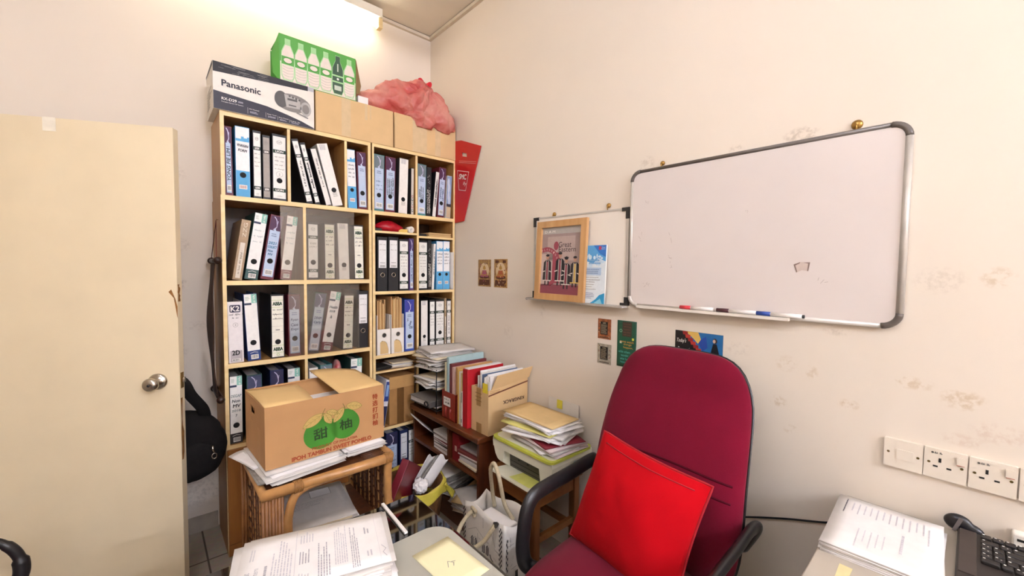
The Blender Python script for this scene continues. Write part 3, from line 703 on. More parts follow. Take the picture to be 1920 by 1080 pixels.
def pile(label, group, cx, cy, z, n, w, d, seed=0, th=(.004, .008), jit=.02, rot=0., rj=.12, mats=PM, droop=None, cat='papers', name='paper_bundle', ns=3):
    r = random.Random(seed)
    for i in range(n):
        t = r.uniform(*th); k = r.uniform(.88, 1.05)
        bundle(name, label, cat, cx+r.uniform(-jit, jit), cy+r.uniform(-jit, jit), z, w*k, d*r.uniform(.9, 1.05), t, rot+r.uniform(-rj, rj), r.choice(mats), group, ns, .006, droop, seed*50+i)
        z += t+.0006
    return z

# ------------------------------------------------------------------ small things on the bookcases
g = 'white card magazine boxes'
M_card = mat('white coated card', '#ece6dc', .5, var=.03)
def magbox(x, label, seed, n):
    w, h, d = .083, .155, .24
    t = thing('magazine_box', label, 'magazine box', (x, 2.358, .887), (0, 0, 0), g); e = .003
    b = MB(); s = P((0, 0, 0), (1, 0, 0), (0, 0, 1))
    cut = [(-w/2, h), (-w/2, .0), (-w/2+.018, 0), (-w/2+.018, .075), (-w/2+.03, .085), (-w/2+.05, .08), (-w/2+.062, .065), (w/2-.012, .03), (w/2-.012, 0), (w/2, 0), (w/2, h)]
    b.prism(cut, P((0, e, 0), (1, 0, 0), (0, 0, 1)), e, M_card)
    b.box(-w/2, -w/2+e, e, d, 0, .24, M_card).box(w/2-e, w/2, e, d, 0, .24, M_card).box(-w/2+e, w/2-e, e, d, 0, e, M_card).box(-w/2+e, w/2-e, d-e, d, e, .25, M_card)
    b.build('box', t)
    MB().box(-w/2+.018, w/2-.012, e+.0005, e+.002, .003, .08, M_manila).build('torn_front', t)
    hb = MB(); q = P((0, 0, 0), (1, 0, 0), (0, 0, 1)); hb.disc(q, .002, .118, .0125, M_char, .0006); hb.tube([V((.002+.0125*cos(2*pi*k/24), -.0006, .118+.0125*sin(2*pi*k/24))) for k in range(24)], .0016, M_chrome, 8, closed=True); hb.build('finger_ring', t)
    r = random.Random(seed); xx = x-w/2+.007
    for k in range(n):
        th = r.uniform(.005, .0085); hh = r.uniform(.325, .345) if n > 7 else r.uniform(.30, .33)
        o = MB().box(-th/2, th/2, 0, .215, 0, hh, (M_kraft, mat('brown envelope paper', '#b5864f', .75), M_manila)[k % 3], .001).build('brown_envelope', loc=(xx+th/2, 2.375, .8915), rot=(0, r.uniform(-.006, .006), 0))
        tag(o, 'brown paper envelope standing in the %s white magazine box' % ('left' if n < 8 else 'right'), 'envelope', 'brown envelopes in the %s magazine box' % ('left' if n < 8 else 'right')); xx += th+.0006
        if xx > x+w/2-.009: break
magbox(1.0655, 'left white card magazine box with a torn front', 5, 7); magbox(1.1555, 'right white card magazine box beside the royal blue file', 8, 12)
# on the small upper shelves
b = MB(); b.blob([((0, 0, .03), (.07, .04, .03)), ((.05, .0, .022), (.05, .035, .02))], (.01, 0, .024), mat('red plastic film', '#b01626', .3, var=.15), 48, 24, wr=.005, wf=18, seed=2, clamp=lambda p: V((p.x, p.y, max(0, p.z))))
tag(b.build('plastic_bundle', loc=(1.115, 2.42, 1.633)), 'crumpled dark red plastic bundle on the small top shelf of the corner bookcase', 'packet')
tag(MB().box(-.03, .03, -.02, .02, 0, .022, mat('yellow card', '#e3bf63', .6), .002).build('small_box', loc=(1.205, 2.40, 1.633)), 'small yellow box beside the red bundle on the little shelf', 'box')
b = MB(); b.lathe([(.008, 0), (.021, 0), (.021, .05), (.008, .05), (.008, 0)], mat('white tape', '#e6ded0', .5), (0, 0, .021), 28, Matrix.Rotation(pi/2, 3, 'X'))
tag(b.build('tape_roll', loc=(1.255, 2.42, 1.633)), 'white tape roll on the little shelf next to the yellow box', 'tape')
tag(MB().box(-.022, .022, -.02, .02, 0, .018, M_char, .003).build('small_box', loc=(1.045, 2.40, 1.633)), 'small dark box at the left of the little shelf', 'box')
tag(MB().box(-.03, .03, -.02, .03, 0, .016, M_black, .004).build('stapler', loc=(1.335, 2.39, 1.618)), 'small black desk tool on the right little shelf', 'stapler')
for k in range(4):
    tag(MB().box(-.085, .085, 0, .2, 0, .006, (M_kraft, M_manila)[k % 2], .001).build('brown_envelope', loc=(1.458+.004*(k % 2), 2.362, 1.618+.0068*k), rot=(0, 0, .03*(k-1.5)*.5)), 'brown envelope lying in the flat stack on the right little shelf', 'envelope', 'brown envelopes lying on the right little shelf')
o = bundle('loose_papers', 'dog eared white papers standing at the right edge of the corner bookcase', 'papers', 0, 0, 0, .25, .2, .009, 0, M_paper2, None, 4, .003, seed=2)
o.location = (1.5405, 2.435, 1.399); o.rotation_euler = (0, pi/2, 0)
# shelf at .79
bundle('folder', 'dark folder lying at the left of the thin shelf under the magazine boxes', 'folder', 1.066, 2.43, .7905, .10, .13, .02, .1, M_char, None, 3, .004, seed=1)
pile('white papers on the thin shelf under the magazine boxes', 'papers on the thin shelf', 1.195, 2.43, .7905, 5, .14, .13, 3, (.004, .007), .008, 0, .15)
# bay under it
b = thing('flat_box', 'thin navy and white flat box leaning beside the taped carton', 'box', (1.052, 2.36, .4385), (0, .16, 0))
MB().box(-.016, .016, 0, .25, 0, .29, ink('#d9d8dc'), .001).build('sleeve', b)
q = MB(); p = P((0, -.0003, 0), (1, 0, 0), (0, 0, 1)); q.rect(p, -.014, .014, .16, .28, ink('#2d3f86')); q.rect(p, -.014, .014, .01, .13, ink('#24264a')); q.rect(p, -.008, .008, .19, .26, ink('#8fb0dc'), .001); q.build('print', b)
t = thing('carton', 'plain brown carton with a wide tape strip down its front in the lower bay', 'carton', (1.185, 2.36, .4385))
MB().box(-.085, .085, 0, .25, 0, .30, mat('brown kraft board', '#a97b45', .8, var=.08), .003).build('body', t)
MB().box(-.034, .012, -.0012, 0, .0, .225, mat('brown parcel tape', '#6e4a26', .3, var=.1)).build('tape', t)
MB().box(-.085, .085, -.0025, -.0002, .225, .30, mat('light kraft flap', '#bd9158', .8, var=.06), .001).build('flap', t)
# red crumple in the fourth row
b = MB(); b.blob([((0, 0, .15), (.035, .06, .15)), ((.012, 0, .27), (.02, .04, .05))], (0, 0, .16), mat('red and white plastic', '#b8212b', .35, col2='#d9b8b0', scale=22), 40, 30, wr=.006, wf=20, seed=6, clamp=lambda p: V((p.x, p.y, max(0, p.z))))
tag(b.build('plastic_bag', loc=(.808, 2.46, .548)), 'crumpled red and white plastic bag among the fourth row files', 'bag')

# ------------------------------------------------------------------ on top of the bookcases
ZT = 2.1352
def carton_box(b, x0, x1, y0, y1, z0, z1, m): b.box(x0, x1, y0, y1, z0, z1, m, .0025)
t = thing('radio_carton', 'long white and dark printed radio carton at the left end of the bookcase top', 'carton', (.462, 2.338, ZT))
w = .432; h = .213; dp = .245
MB().box(-w/2, w/2, 0, dp, 0, h, mat('printed white board', '#e9e2d6', .5, var=.03), .002).build('body', t)
b = MB(); p = P((0, -.0002, 0), (1, 0, 0), (0, 0, 1)); dk = ink('#33313d'); dk2 = ink('#26242a')
b.poly([(-w/2+.001, h-.001), (-w/2+.001, h-.047), (w/2-.03, h-.024), (w/2-.03, h-.001)], p, dk2)
b.rect(p, w/2-.03, w/2-.001, h-.022, h-.001, ink('#b9b8bb'))
b.poly([(-w/2+.001, .001), (w/2-.002, .001), (w/2-.002, .006), (w/2-.06, .027), (w*.2, .045), (.0, .063), (-w/2+.001, .082)], p, dk)
r = random.Random(2)
for k in range(26):
    a = r.uniform(-w*.46, -w*.05); z = r.uniform(h-.042, h-.006); b.rect(p, a, a+r.uniform(.006, .05), z, z+.0012, ink('#8d8a86'), .0009)
b.build('print', t)
b = MB(); b.text(p, 'Panasonic', -.105, .123, .155, .028, ink('#2a2833'), bold=.0011); b.text(p, 'RX-D29', -.155, .052, .058, .012, W, bold=.0003); b.rect(p, -.12, -.10, .047, .055, ink('#8d8a92'), .001); b.text(p, 'Portable Stereo CD System', -.142, .037, .085, .006, W)
for k, (a, s) in enumerate(((-.055, 'MP3 Playback'), (.02, 'Sleep Timer'), (.072, 'Easy Preset'), (.125, 'Line In'))):
    b.text(p, s, a, .030-.004*k, .042, .006, W); b.lines(p, a-.018, a+.018, .012-.002*k, .022-.003*k, 2, ink('#b9b7c2'), k, .5, .3, .001); b.rect(p, a-.027, a-.0262, .008, .036-.004*k, W, .001)
b.build('lettering', t)
b = MB(); g1, g2, g3 = ink('#5b5856'), ink('#b4afa9'), ink('#86817c')
b.disc(p, .115, .108, .083, g3, .0008, 40, .044); b.disc(p, .062, .115, .030, g1, .0010, 28, .040); b.poly([(.075, .145), (.145, .135), (.155, .085), (.085, .082)], p, g2, .0012)
b.disc(p, .175, .092, .026, g2, .0012, 28, .036); b.disc(p, .175, .092, .017, g3, .0015, 28, .024); b.rect(p, .09, .135, .118, .128, g1, .0015); b.rect(p, .095, .13, .092, .098, g1, .0015)
for k in range(4): b.disc(p, .10+.015*k, .139-.003*k, .005, g1, .0016)
b.poly([(.13, .062), (.185, .046), (.187, .052), (.134, .068)], p, g3, .0012); b.build('radio_picture', t)
q = P((-w/2-.0003, 0, 0), (0, -1, 0), (0, 0, 1)); b = MB(); b.lines(q, -dp+.03, -.03, .03, .12, 7, GR, 4); b.poly([(-dp, h), (-.002, h), (-.002, h-.02), (-dp, h-.01)], q, dk); b.build('side_print', t)

def brown_carton(x0, x1, label, tapes, seed):
    t = thing('carton', label, 'carton', ((x0+x1)/2, 2.346, ZT)); w = x1-x0; h = .21; d = .285
    MB().box(-w/2, w/2, 0, d, 0, h, M_kraft2, .003).build('body', t)
    b = MB(); tm = mat('clear parcel tape', '#d8bd93', .25, var=.06); p = P((0, -.0002, 0), (1, 0, 0), (0, 0, 1))
    for a0, a1, z0 in tapes: b.rect(p, a0, a1, z0, h-.001, tm)
    b.build('tape', t); return t
brown_carton(.688, 1.124, 'plain brown carton on the bookcase top carrying the bottle carton', [(-.085, -.035, .004), (.045, .06, .12), (.075, .082, .13)], 1)
brown_carton(1.133, 1.569, 'plain brown carton on the bookcase top under the red bag, in the corner', [(-.10, .0, .004), (.06, .10, .004)], 2)

t = thing('bottle_carton', 'green and white water bottle carton lying on the radio carton', 'carton', (.715, 2.362, 2.3508))
gr = mat('green printed board', '#5aa648', .5, var=.06, scale=12); gd = ink('#3b8a30'); gl_ = ink('#a9d79a'); pk = ink('#e6d9cc'); dgr = ink('#3f5b45')
w, h, dp = .384, .232, .19
e = .004
b = MB().box(-w/2, w/2, 0, e, 0, h, gr).box(-w/2, w/2, dp-e, dp, 0, h*.92, gr).box(-w/2, w/2, e, dp-e, 0, e, M_kraft)
b.build('body', t)
b = MB(); b.prism([(0, .0), (.0, h), (.045, h*.62), (.038, h*.18)], P((-w/2, .002, 0), (-.6, .8, 0), (0, 0, 1)), .003, gr); b.build('flap', t)
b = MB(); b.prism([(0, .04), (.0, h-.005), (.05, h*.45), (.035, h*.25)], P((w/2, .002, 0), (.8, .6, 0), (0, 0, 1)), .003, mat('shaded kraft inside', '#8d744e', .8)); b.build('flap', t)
MB().box(-w/2+.002, w/2-.002, e, dp, h-.012, h-.008, gr).build('top_flap', t)
b = MB(); p = P((0, -.0002, 0), (1, 0, 0), (0, 0, 1)); n = 6
b.rect(p, -w/2+.004, w/2-.003, .003, h*.42, pk, .0004)
for k in range(n):
    a = -w/2+.008+(k+.5)*(w-.014)/n; hw = (w-.014)/n*.5; dark = k == 4
    out = [(-.42, h-.018), (.42, h-.018), (.42, h-.045), (.95, h-.085), (1, h*.36), (.98, .03), (.7, .008), (-.7, .008), (-.98, .03), (-1, h*.36), (-.95, h-.085), (-.42, h-.045)]
    o2 = [(a+x*hw*1.0, z) for x, z in out]
    b.poly(o2, p, gl_, .0006); 
    inner = [(a+x*hw*.92, z*.97+.004) for x, z in out]
    if dark:
        b.poly(inner, p, dgr, .0009)
        for z in (h*.32, h*.46): b.rect(p, a-hw, a+hw, z-.004, z+.004, gl_, .0012)
        b.disc(p, a, h*.39, .006, W, .0015); b.rect(p, a-hw*.6, a+hw*.6, .03, .055, ink('#c5cfbf'), .0014); b.rect(p, a-.003, a+.003, h*.56, h*.74, ink('#c5cfbf'), .0014)
    else:
        b.poly([(a-hw*.36, h-.024), (a+hw*.36, h-.024), (a+hw*.36, h-.045), (a-hw*.36, h-.045)], p, gl_, .0009)
        b.poly([(a-hw*.36, h-.05), (a+hw*.36, h-.05), (a+hw*.85, h-.088), (a+hw*.88, h*.545), (a-hw*.88, h*.545), (a-hw*.85, h-.088)], p, pk, .0009)
        b.rect(p, a-hw*.92, a+hw*.92, h*.37, h*.54, gr, .0009); b.disc(p, a, h*.455, hw*.66, gd, .0011, 24, .016); b.disc(p, a, h*.46, hw*.6, pk, .0013, 24, .012)
        b.poly([(a-hw*.88, h*.365), (a+hw*.88, h*.365), (a+hw*.86, .035), (a+hw*.6, .013), (a-hw*.6, .013), (a-hw*.86, .035)], p, pk, .0009)
        for q in range(5):
            z = h*.33-q*.014; b.stroke(p, [(a-hw*.8+hw*1.6*i/8, z-.006*sin(pi*i/8)) for i in range(9)], .0011, GR, .0012)
b.build('bottle_print', t)
tag(MB().box(-.03, .03, 0, .05, 0, .045, M_paper, .002).build('paper_packet', loc=(.952, 2.37, 2.3462)), 'small white packet between the bottle carton and the red bag', 'packet')

# red plastic bag tied on top
m = bpy.data.materials.new('thin red plastic'); m.use_nodes = True; nt = m.node_tree; L = nt.links; bs = nt.nodes['Principled BSDF']
tc = nt.nodes.new('ShaderNodeTexCoord'); nz = nt.nodes.new('ShaderNodeTexNoise'); nz.inputs['Scale'].default_value = 7; nz.inputs['Detail'].default_value = 4; L.new(tc.outputs['Object'], nz.inputs['Vector'])
rp = nt.nodes.new('ShaderNodeValToRGB'); rp.color_ramp.elements[0].position = .35; rp.color_ramp.elements[0].color = lin('#e0706a'); rp.color_ramp.elements[1].position = .65; rp.color_ramp.elements[1].color = lin('#f3b3a2')
L.new(nz.outputs['Fac'], rp.inputs['Fac']); L.new(rp.outputs[0], bs.inputs['Base Color']); bs.inputs['Roughness'].default_value = .25
n4 = nt.nodes.new('ShaderNodeTexNoise'); n4.inputs['Scale'].default_value = 26; n4.inputs['Detail'].default_value = 5; n4.inputs['Distortion'].default_value = 1.5; L.new(tc.outputs['Object'], n4.inputs['Vector']); bm4 = nt.nodes.new('ShaderNodeBump'); bm4.inputs['Strength'].default_value = .55; bm4.inputs['Distance'].default_value = .012; L.new(n4.outputs['Fac'], bm4.inputs['Height']); L.new(bm4.outputs[0], bs.inputs['Normal'])
trn = nt.nodes.new('ShaderNodeBsdfTranslucent'); L.new(rp.outputs[0], trn.inputs['Color']); mx = nt.nodes.new('ShaderNodeMixShader'); mx.inputs['Fac'].default_value = .4
L.new(bs.outputs[0], mx.inputs[1]); L.new(trn.outputs[0], mx.inputs[2]); L.new(mx.outputs[0], nt.nodes['Material Output'].inputs['Surface'])
M_redbag = m
t = thing('plastic_bag', 'tied thin red plastic bag slumped over the corner carton', 'bag', (1.30, 2.44, 2.3475))
def cl(p):
    x, y, z = p
    if y > -.094: z = max(z, .0005 if True else z)
    else: z = max(z, -.055)
    x = min(x, .262); y = min(y, .2)
    if z < .0005: y = min(y, -.098)
    return V((x, y, z))
def folds(p):
    kn = V((.045, -.04, .21)); v = p-kn; r_ = v.length; c0 = V((.0, -.01, .07)); o = (p-c0).normalized()
    a = atan2(v.z, v.x); n1 = noise.noise(p*5)
    f = abs(sin(7*a+3*n1))*.016*math.exp(-((r_-.10)/.11)**2)+abs(sin(34*p.x+22*p.z+5*n1))*.008
    return p+o*(f-.008)
ells = [((-.22, .03, .06), (.15, .10, .075)), ((-.12, .0, .10), (.13, .10, .11)), ((.0, -.02, .11), (.12, .11, .13)), ((.10, -.04, .08), (.13, .105, .10)), ((.17, -.06, .02), (.11, .085, .075)), ((.05, -.07, .0), (.14, .06, .055)), ((.16, -.075, -.01), (.08, .05, .05))]
MB().blob(ells, (.0, -.01, .07), M_redbag, 220, 120, wr=.024, wf=8, seed=11, k=.012, clamp=lambda p: cl(folds(p))).build('body', t)
b = MB(); b.tube(bez([(.045, -.04, .21), (.05, -.045, .235), (.035, -.05, .262), (.02, -.05, .258), (.03, -.045, .235)], 6), [.016]+[.011]*10+[.008]*14, mat('knotted red plastic', '#cf2030', .35, var=.12), 10)
b.tube(bez([(.045, -.04, .225), (.075, -.05, .24), (.10, -.05, .258), (.095, -.05, .235), (.07, -.05, .222)], 6), [.015]*6+[.01]*19, MATS['knotted red plastic'], 10)
b.build('knot', t)

# red carrier bag hanging at the corner
t = thing('carrier_bag', 'flat red carrier bag with a white printed box wedged between bookcase and wall', 'bag', (1.571, 2.30, 1.72))
rd = mat('glossy red bag', '#c8161d', .4, var=.05, scale=6)
pr = P((0, 0, 0), (0, -1, 0), (0, 0, 1))
out = [(-.05, .0), (.055, .005), (.235, .455), (.02, .535), (-.052, .545)]
hole = [(.03, .455), (.085, .437), (.085, .415), (.03, .43)]
b = MB(); vs = [pr.at(x, z, 0) for x, z in out]
# bag wall built around the punched handle slot
ring_o = [(-.05, 0), (.055, .005), (.235, .455), (.105, .503), (.02, .535), (-.052, .545), (-.052, .43)]
b.prism([(-.05, 0), (.055, .005), (.195, .357), (-.052, .40)], pr, .004, rd)
b.prism([(-.052, .40), (.195, .357), (.2075, .388), (.10, .415), (.085, .415), (.03, .43), (-.052, .44)], pr, .004, rd)
b.prism([(-.052, .44), (.03, .43), (.03, .455), (.03, .5315), (.02, .535), (-.052, .545)], pr, .004, rd)
b.prism([(.03, .455), (.085, .437), (.085, .511), (.03, .5315)], pr, .004, rd); b.prism([(.085, .415), (.10, .415), (.2075, .388), (.235, .455), (.105, .503), (.085, .511)], pr, .004, rd)
b.build('body', t)
b = MB(); q = P(pr.at(0, 0, .004), pr.x, pr.y)
b.stroke(q, [(-.02, .345), (.11, .315), (.075, .20), (.0, .215), (-.02, .345)], .0035, W); b.text(q, 'SMC', .042, .295, .08, .032, W, -.2, bold=.0016); b.text(q, 'ify', .065, .245, .035, .03, W, -.2)
b.stroke(q, [(.0, .405), (.19, .365)], .0025, ink('#e7a6a0')); b.stroke(q, [(.0, .395), (.185, .355)], .0025, ink('#e7a6a0')); b.build('lettering', t)

# wall scroll hanging on the bookcase side
t = thing('hanging_scroll', 'dark brown hanging scroll with knobbed rods, edge on at the left bookcase side', 'scroll', (.25, 2.47, .76))
dw = wood('scroll rod wood', '#3a2016', '#241109', 'y', .4); cl_ = mat('dark scroll cloth', '#3a2213', .9, var=.35, scale=14)
for z, nm in ((.68, 'top_rod'), (.02, 'bottom_rod')):
    b = MB(); b.tube([(0, -.115, z), (0, .115, z)], .011, dw, 14)
    for sy in (-1, 1): b.lathe([(0, -.012), (.012, -.012), (.017, -.004), (.017, .006), (.010, .014), (0, .016)], dw, (0, sy*.122, z), 16, Matrix.Rotation(-sy*pi/2, 3, 'X'))
    b.build(nm, t)
b = MB(); b.sheet(lambda u, v: (-.006-.016*sin(pi*v)-.004*sin(9*v+3*u), -.10+.2*u, .03+.64*v), 8, 26, cl_, .004); b.build('cloth', t)
b = MB(); b.tube([(-.002, -.10, .69), (.008, -.02, .875), (-.002, .10, .69)], .0018, mat('red cord', '#6a2018', .8), 6); b.build('cord', t)
MB().lathe([(0, 0), (.004, 0), (.004, .004), (.0015, .005), (.0015, .02), (0, .02)], M_chrome, (.012-.006, -.02, .878), 10, Matrix.Rotation(pi/2, 3, 'Y')).build('nail', t)
# ------------------------------------------------------------------ whiteboard wall (frame: a runs towards the viewer = -y, b up)
def wallP(y, z, off): return P((XR-off, y, z), (0, -1, 0), (0, 0, 1))
M_wb = mat('whiteboard enamel', '#ddd2cb', .22, var=.02, scale=3); M_wb2 = mat('small whiteboard enamel', '#ece2d4', .3, var=.02, scale=3)
M_alu = mat('aluminium edging', '#c4bdb3', .4, metal=.25, var=.06); M_alud = mat('grey edging', '#665e57', .4, metal=.2, var=.08)
y0, y1, z0, z1 = .992, .128, 1.264, 1.835
t = thing('whiteboard', 'large whiteboard with rounded grey corners', 'whiteboard', (XR-.002, (y0+y1)/2, z0)); w = y0-y1; h = z1-z0
p = P((0, 0, 0), (0, -1, 0), (0, 0, 1))
b = MB(); b.prism(rr(w-.006, h-.006, .03, 8, 0, h/2), p, .014, M_wb); b.build('panel', t)
out = rr(w-.01, h-.01, .032, 8, 0, h/2)
def seg(b, pts, m, r): b.tube([p.at(a, c, .011) for a, c in pts], r, m, 12, cap=True)
W2, H2, R2 = w/2-.005, h-.005, .037
b = MB(); seg(b, [(-W2+R2, H2), (W2-R2, H2)], M_alud, .0075); b.build('top_edging', t)
b = MB(); seg(b, [(-W2+R2, .005), (W2-R2, .005)], M_alu, .0075); b.build('bottom_edging', t)
for s in (-1, 1):
    b = MB(); seg(b, [(s*W2, R2+.005), (s*W2, H2-R2)], M_alu, .0075 if s < 0 else .009); b.build('side_edging', t)
for sx in (-1, 1):
    for sz, zc in ((1, H2-R2), (-1, .005+R2)):
        b = MB(); seg(b, [(sx*(W2-R2)+sx*R2*cos(a*pi/16), zc+sz*R2*sin(a*pi/16)) for a in range(9)], M_alud if sz > 0 or sx > 0 else M_alu, .009); b.build('corner_cap', t)
b = MB(); q = P(p.at(0, 0, .0142), p.x, p.y); r = random.Random(3)
smud = ink('#b9aaa2'); 
b.poly([(.172, .178), (.19, .186), (.216, .185), (.212, .157), (.195, .160), (.18, .152)], q, ink('#cbb9ad'), .0004); b.poly([(.172, .178), (.19, .186), (.188, .181), (.177, .175), (.183, .155), (.18, .152)], q, ink('#8a756a'), .0008); b.poly([(.216, .185), (.212, .157), (.209, .158), (.211, .181), (.198, .184)], q, ink('#8a756a'), .0008)
for (a, c) in ((-.245, .21), (-.25, .175), (-.405, .20), (-.36, .10), (-.35, .085), (.25, .13), (-.385, .29), (-.24, .285), (.02, .36), (-.35, .44)):
    for k in range(3):
        x, z = a+r.uniform(-.012, .012), c+r.uniform(-.012, .012); b.stroke(q, [(x, z), (x+r.uniform(-.012, .012), z+r.uniform(-.012, .012))], .0015, smud, .0006)
b.build('pen_smudges', t)
b = MB(); b.prism([(-.378, -.004), (.17, -.004), (.17, .006), (-.378, .006)], P(p.at(0, 0, .0185), p.x, p.y), .022, mat('white pen tray', '#e6ddd0', .4, var=.02)); b.build('pen_tray', t)
TZ = z0+.0062; 
def marker(yc, L, cap, body, label, nm='marker_pen', capL=.042):
    t = thing(nm, label, 'pen', (XR-.031, yc, TZ+.0072), (0, 0, 0), 'pens on the whiteboard tray')
    bm_ = ink(body, .35); cm = ink(cap, .3)
    MB().tube([(0, L/2-capL, 0), (0, -L/2, 0)], .0068, bm_, 14).build('barrel', t); MB().tube([(0, L/2, 0), (0, L/2-capL, 0)], .0072, cm, 14).build('cap', t); return t
marker(.69, .125, '#c9303a', '#e9e1da', 'white marker with a red cap, leftmost on the tray')
marker(.548, .135, '#4a1f24', '#e9e1da', 'white marker with a dark maroon cap, second from the left on the tray')
bpen = marker(.42, .13, '#2b4a9a', '#ece4dc', 'white marker with a blue cap, rightmost on the tray')
MB().tube([(0, -.065, 0), (0, -.071, 0)], .0055, K, 12).build('end_plug', bpen)

t = thing('small_whiteboard', 'small whiteboard with black corner caps left of the large one', 'whiteboard', (XR, 1.289, 1.257)); w, h = .578, .428
MB().prism([(-w/2, 0), (w/2, 0), (w/2, h), (-w/2, h)], p, .013, M_wb2).build('panel', t)
for nm, a0, a1, c0, c1 in (('side_edging', -w/2-.002, -w/2+.012, 0, h), ('side_edging', w/2-.012, w/2+.002, 0, h), ('top_edging', -w/2, w/2, h-.006, h+.002)):
    MB().prism([(a0, c0), (a1, c0), (a1, c1), (a0, c1)], p, .0155, M_alu).build(nm, t)
b = MB(); b.prism([(-w/2-.018, -.004), (w/2, -.004), (w/2, .004), (-w/2-.018, .004)], P(p.at(0, 0, .002), p.x, p.y), .05, M_alu); b.build('ledge', t)
for sx in (-1, 1):
    for c0, c1, d0, d1 in ((h-.012, h+.004, h-.045, h-.012), (.006, .016, .016, .042)):
        e = sx*w/2; L_ = [(e+sx*.004, c0), (e+sx*.004, c1), (e-sx*.034, c1), (e-sx*.034, c0)]
        b = MB(); b.prism(L_, p, .018, M_char); b.prism([(e+sx*.004, d0), (e+sx*.004, d1), (e-sx*.014, d1), (e-sx*.014, d0)], p, .018, M_char); b.build('corner_cap', t)
tag_ = MB(); tag_.tube([p.at(-w/2-.018, 0, .05), p.at(-w/2-.018, 0, .004)], .006, M_black, 10); tag_.build('ledge_end', t)

# framed picture leaning on the ledge
t = thing('framed_picture', 'light wooden picture frame leaning on the small whiteboard', 'picture', (XR-.046, 1.3645, 1.2615), (0, .05, 0)); w, h = .322, .398
fw = wood('honey frame wood', '#cda06c', '#bd8c55', 'z', .4); f = .032
b = MB()
for pts in ([(-w/2, 0), (w/2, 0), (w/2-f, f), (-w/2+f, f)], [(w/2, 0), (w/2, h), (w/2-f, h-f), (w/2-f, f)], [(w/2, h), (-w/2, h), (-w/2+f, h-f), (w/2-f, h-f)], [(-w/2, h), (-w/2, 0), (-w/2+f, f), (-w/2+f, h-f)]): b.prism(pts, p, .018, fw)
b.build('frame', t)
b = MB(); b.prism([(-w/2+.02, .02), (w/2-.02, .02), (w/2-.02, h-.02), (-w/2+.02, h-.02)], p, .006, ink('#b9a79c')); q = P(p.at(0, 0, .006), p.x, p.y); pw, ph = w-2*f, h-2*f; x0, zb = -pw/2, f
R_ = lambda a0, a1, c0, c1, m, l=.0006: b.rect(q, x0+a0*pw, x0+a1*pw, zb+c0*ph, zb+c1*ph, m, l)
R_(0, 1, .90, 1, ink('#b0aaa2')); R_(0, 1, .12, .90, ink('#a08a84')); R_(.15, .85, .5, .86, ink('#b59f97'), .0008); R_(0, 1, 0, .14, ink('#8a4650'), .0008); R_(.0, .33, .12, .6, ink('#c7b3aa'), .0008)
mar = ink('#9a4450'); b.stroke(q, [(x0+.14*pw+.32*pw*cos(a*pi/20), zb+.40*ph+.27*ph*sin(a*pi/20)) for a in range(-8, 13)], .022, mar, .0012); b.disc(q, x0+.38*pw, zb+.72*ph, .016, mar, .0013, 18, .022); b.rect(q, x0+.3*pw, x0+.5*pw, zb+.16*ph, zb+.62*ph, mar, .001)
def robed(a, z, s, hat=False, gold=False):
    ca = x0+a*pw; cz = zb+z*ph; u = s*pw
    rb = ink('#2a2528'); sk = ink('#b98d76'); wt = ink('#d9cdc2')
    b.poly([(ca-.42*u, cz), (ca+.42*u, cz), (ca+.36*u, cz+1.35*u), (ca+.2*u, cz+1.5*u), (ca-.2*u, cz+1.5*u), (ca-.36*u, cz+1.35*u)], q, rb, .0016)
    b.rect(q, ca-.06*u, ca+.06*u, cz+.05*u, cz+1.4*u, ink('#d8b55e') if gold else mar, .0018)
    for sx in (-1, 1): b.stroke(q, [(ca+sx*.1*u, cz+1.45*u), (ca+sx*.13*u, cz+.08*u)], .05*u, wt, .002); b.stroke(q, [(ca+sx*.22*u, cz+.72*u), (ca+sx*.44*u, cz+.66*u)], .07*u, wt, .002); b.rect(q, ca+sx*.16*u-.06*u, ca+sx*.16*u+.06*u, cz-.28*u, cz, rb, .0016)
    b.rect(q, ca-.4*u, ca+.4*u, cz+.0*u, cz+.07*u, ink('#d8b55e') if gold else wt, .0019)
    b.disc(q, ca, cz+1.72*u, .14*u, sk, .0018, 18, .19*u); b.disc(q, ca, cz+1.86*u, .17*u, rb, .002, 18, .09*u)
    if hat: b.poly([(ca-.26*u, cz+1.93*u), (ca, cz+2.02*u), (ca+.26*u, cz+1.93*u), (ca, cz+1.86*u)], q, rb, .0022)
robed(.17, .19, .27); robed(.50, .19, .29); robed(.66, .14, .27, True); robed(.87, .17, .26, False, True)
b.build('picture', t)
b = MB(); b.text(q, 'Great', x0+.60*pw, zb+.735*ph, .082, .027, ink('#3c2a2c')); b.text(q, 'Eastern', x0+.66*pw, zb+.665*ph, .108, .025, ink('#3c2a2c')); b.text(q, 'D A M', x0+.2*pw, zb+.935*ph, .07, .012, W)
for k, ch in enumerate('PLANNING'):
    a = radians(112-11.5*k); b.text(q, ch, x0+.14*pw+.32*pw*cos(a), zb+.40*ph+.27*ph*sin(a), .008, .011, ink('#d9b8b0'), a-pi/2, .0016)
b.build('lettering', t)
t = thing('flyer', 'tall blue and white printed flyer standing right of the picture frame', 'flyer', (XR-.034, 1.158, 1.2617), (0, .04, 0)); w, h = .118, .268
b = MB(); b.sheet(lambda u, v: (-.002-.004*sin(pi*u), w/2-w*u, h*v), 8, 4, M_card, .0014); b.build('sheet', t)
b = MB(); qf = lambda a, c, l: None
q = P((-.0085, 0, 0), (0, -1, 0), (0, 0, 1)); r = random.Random(5)
b.box(-.0080, -.0076, -w/2+.0005, w/2-.0005, .0005, h-.0005, ink('#e4ebee'))
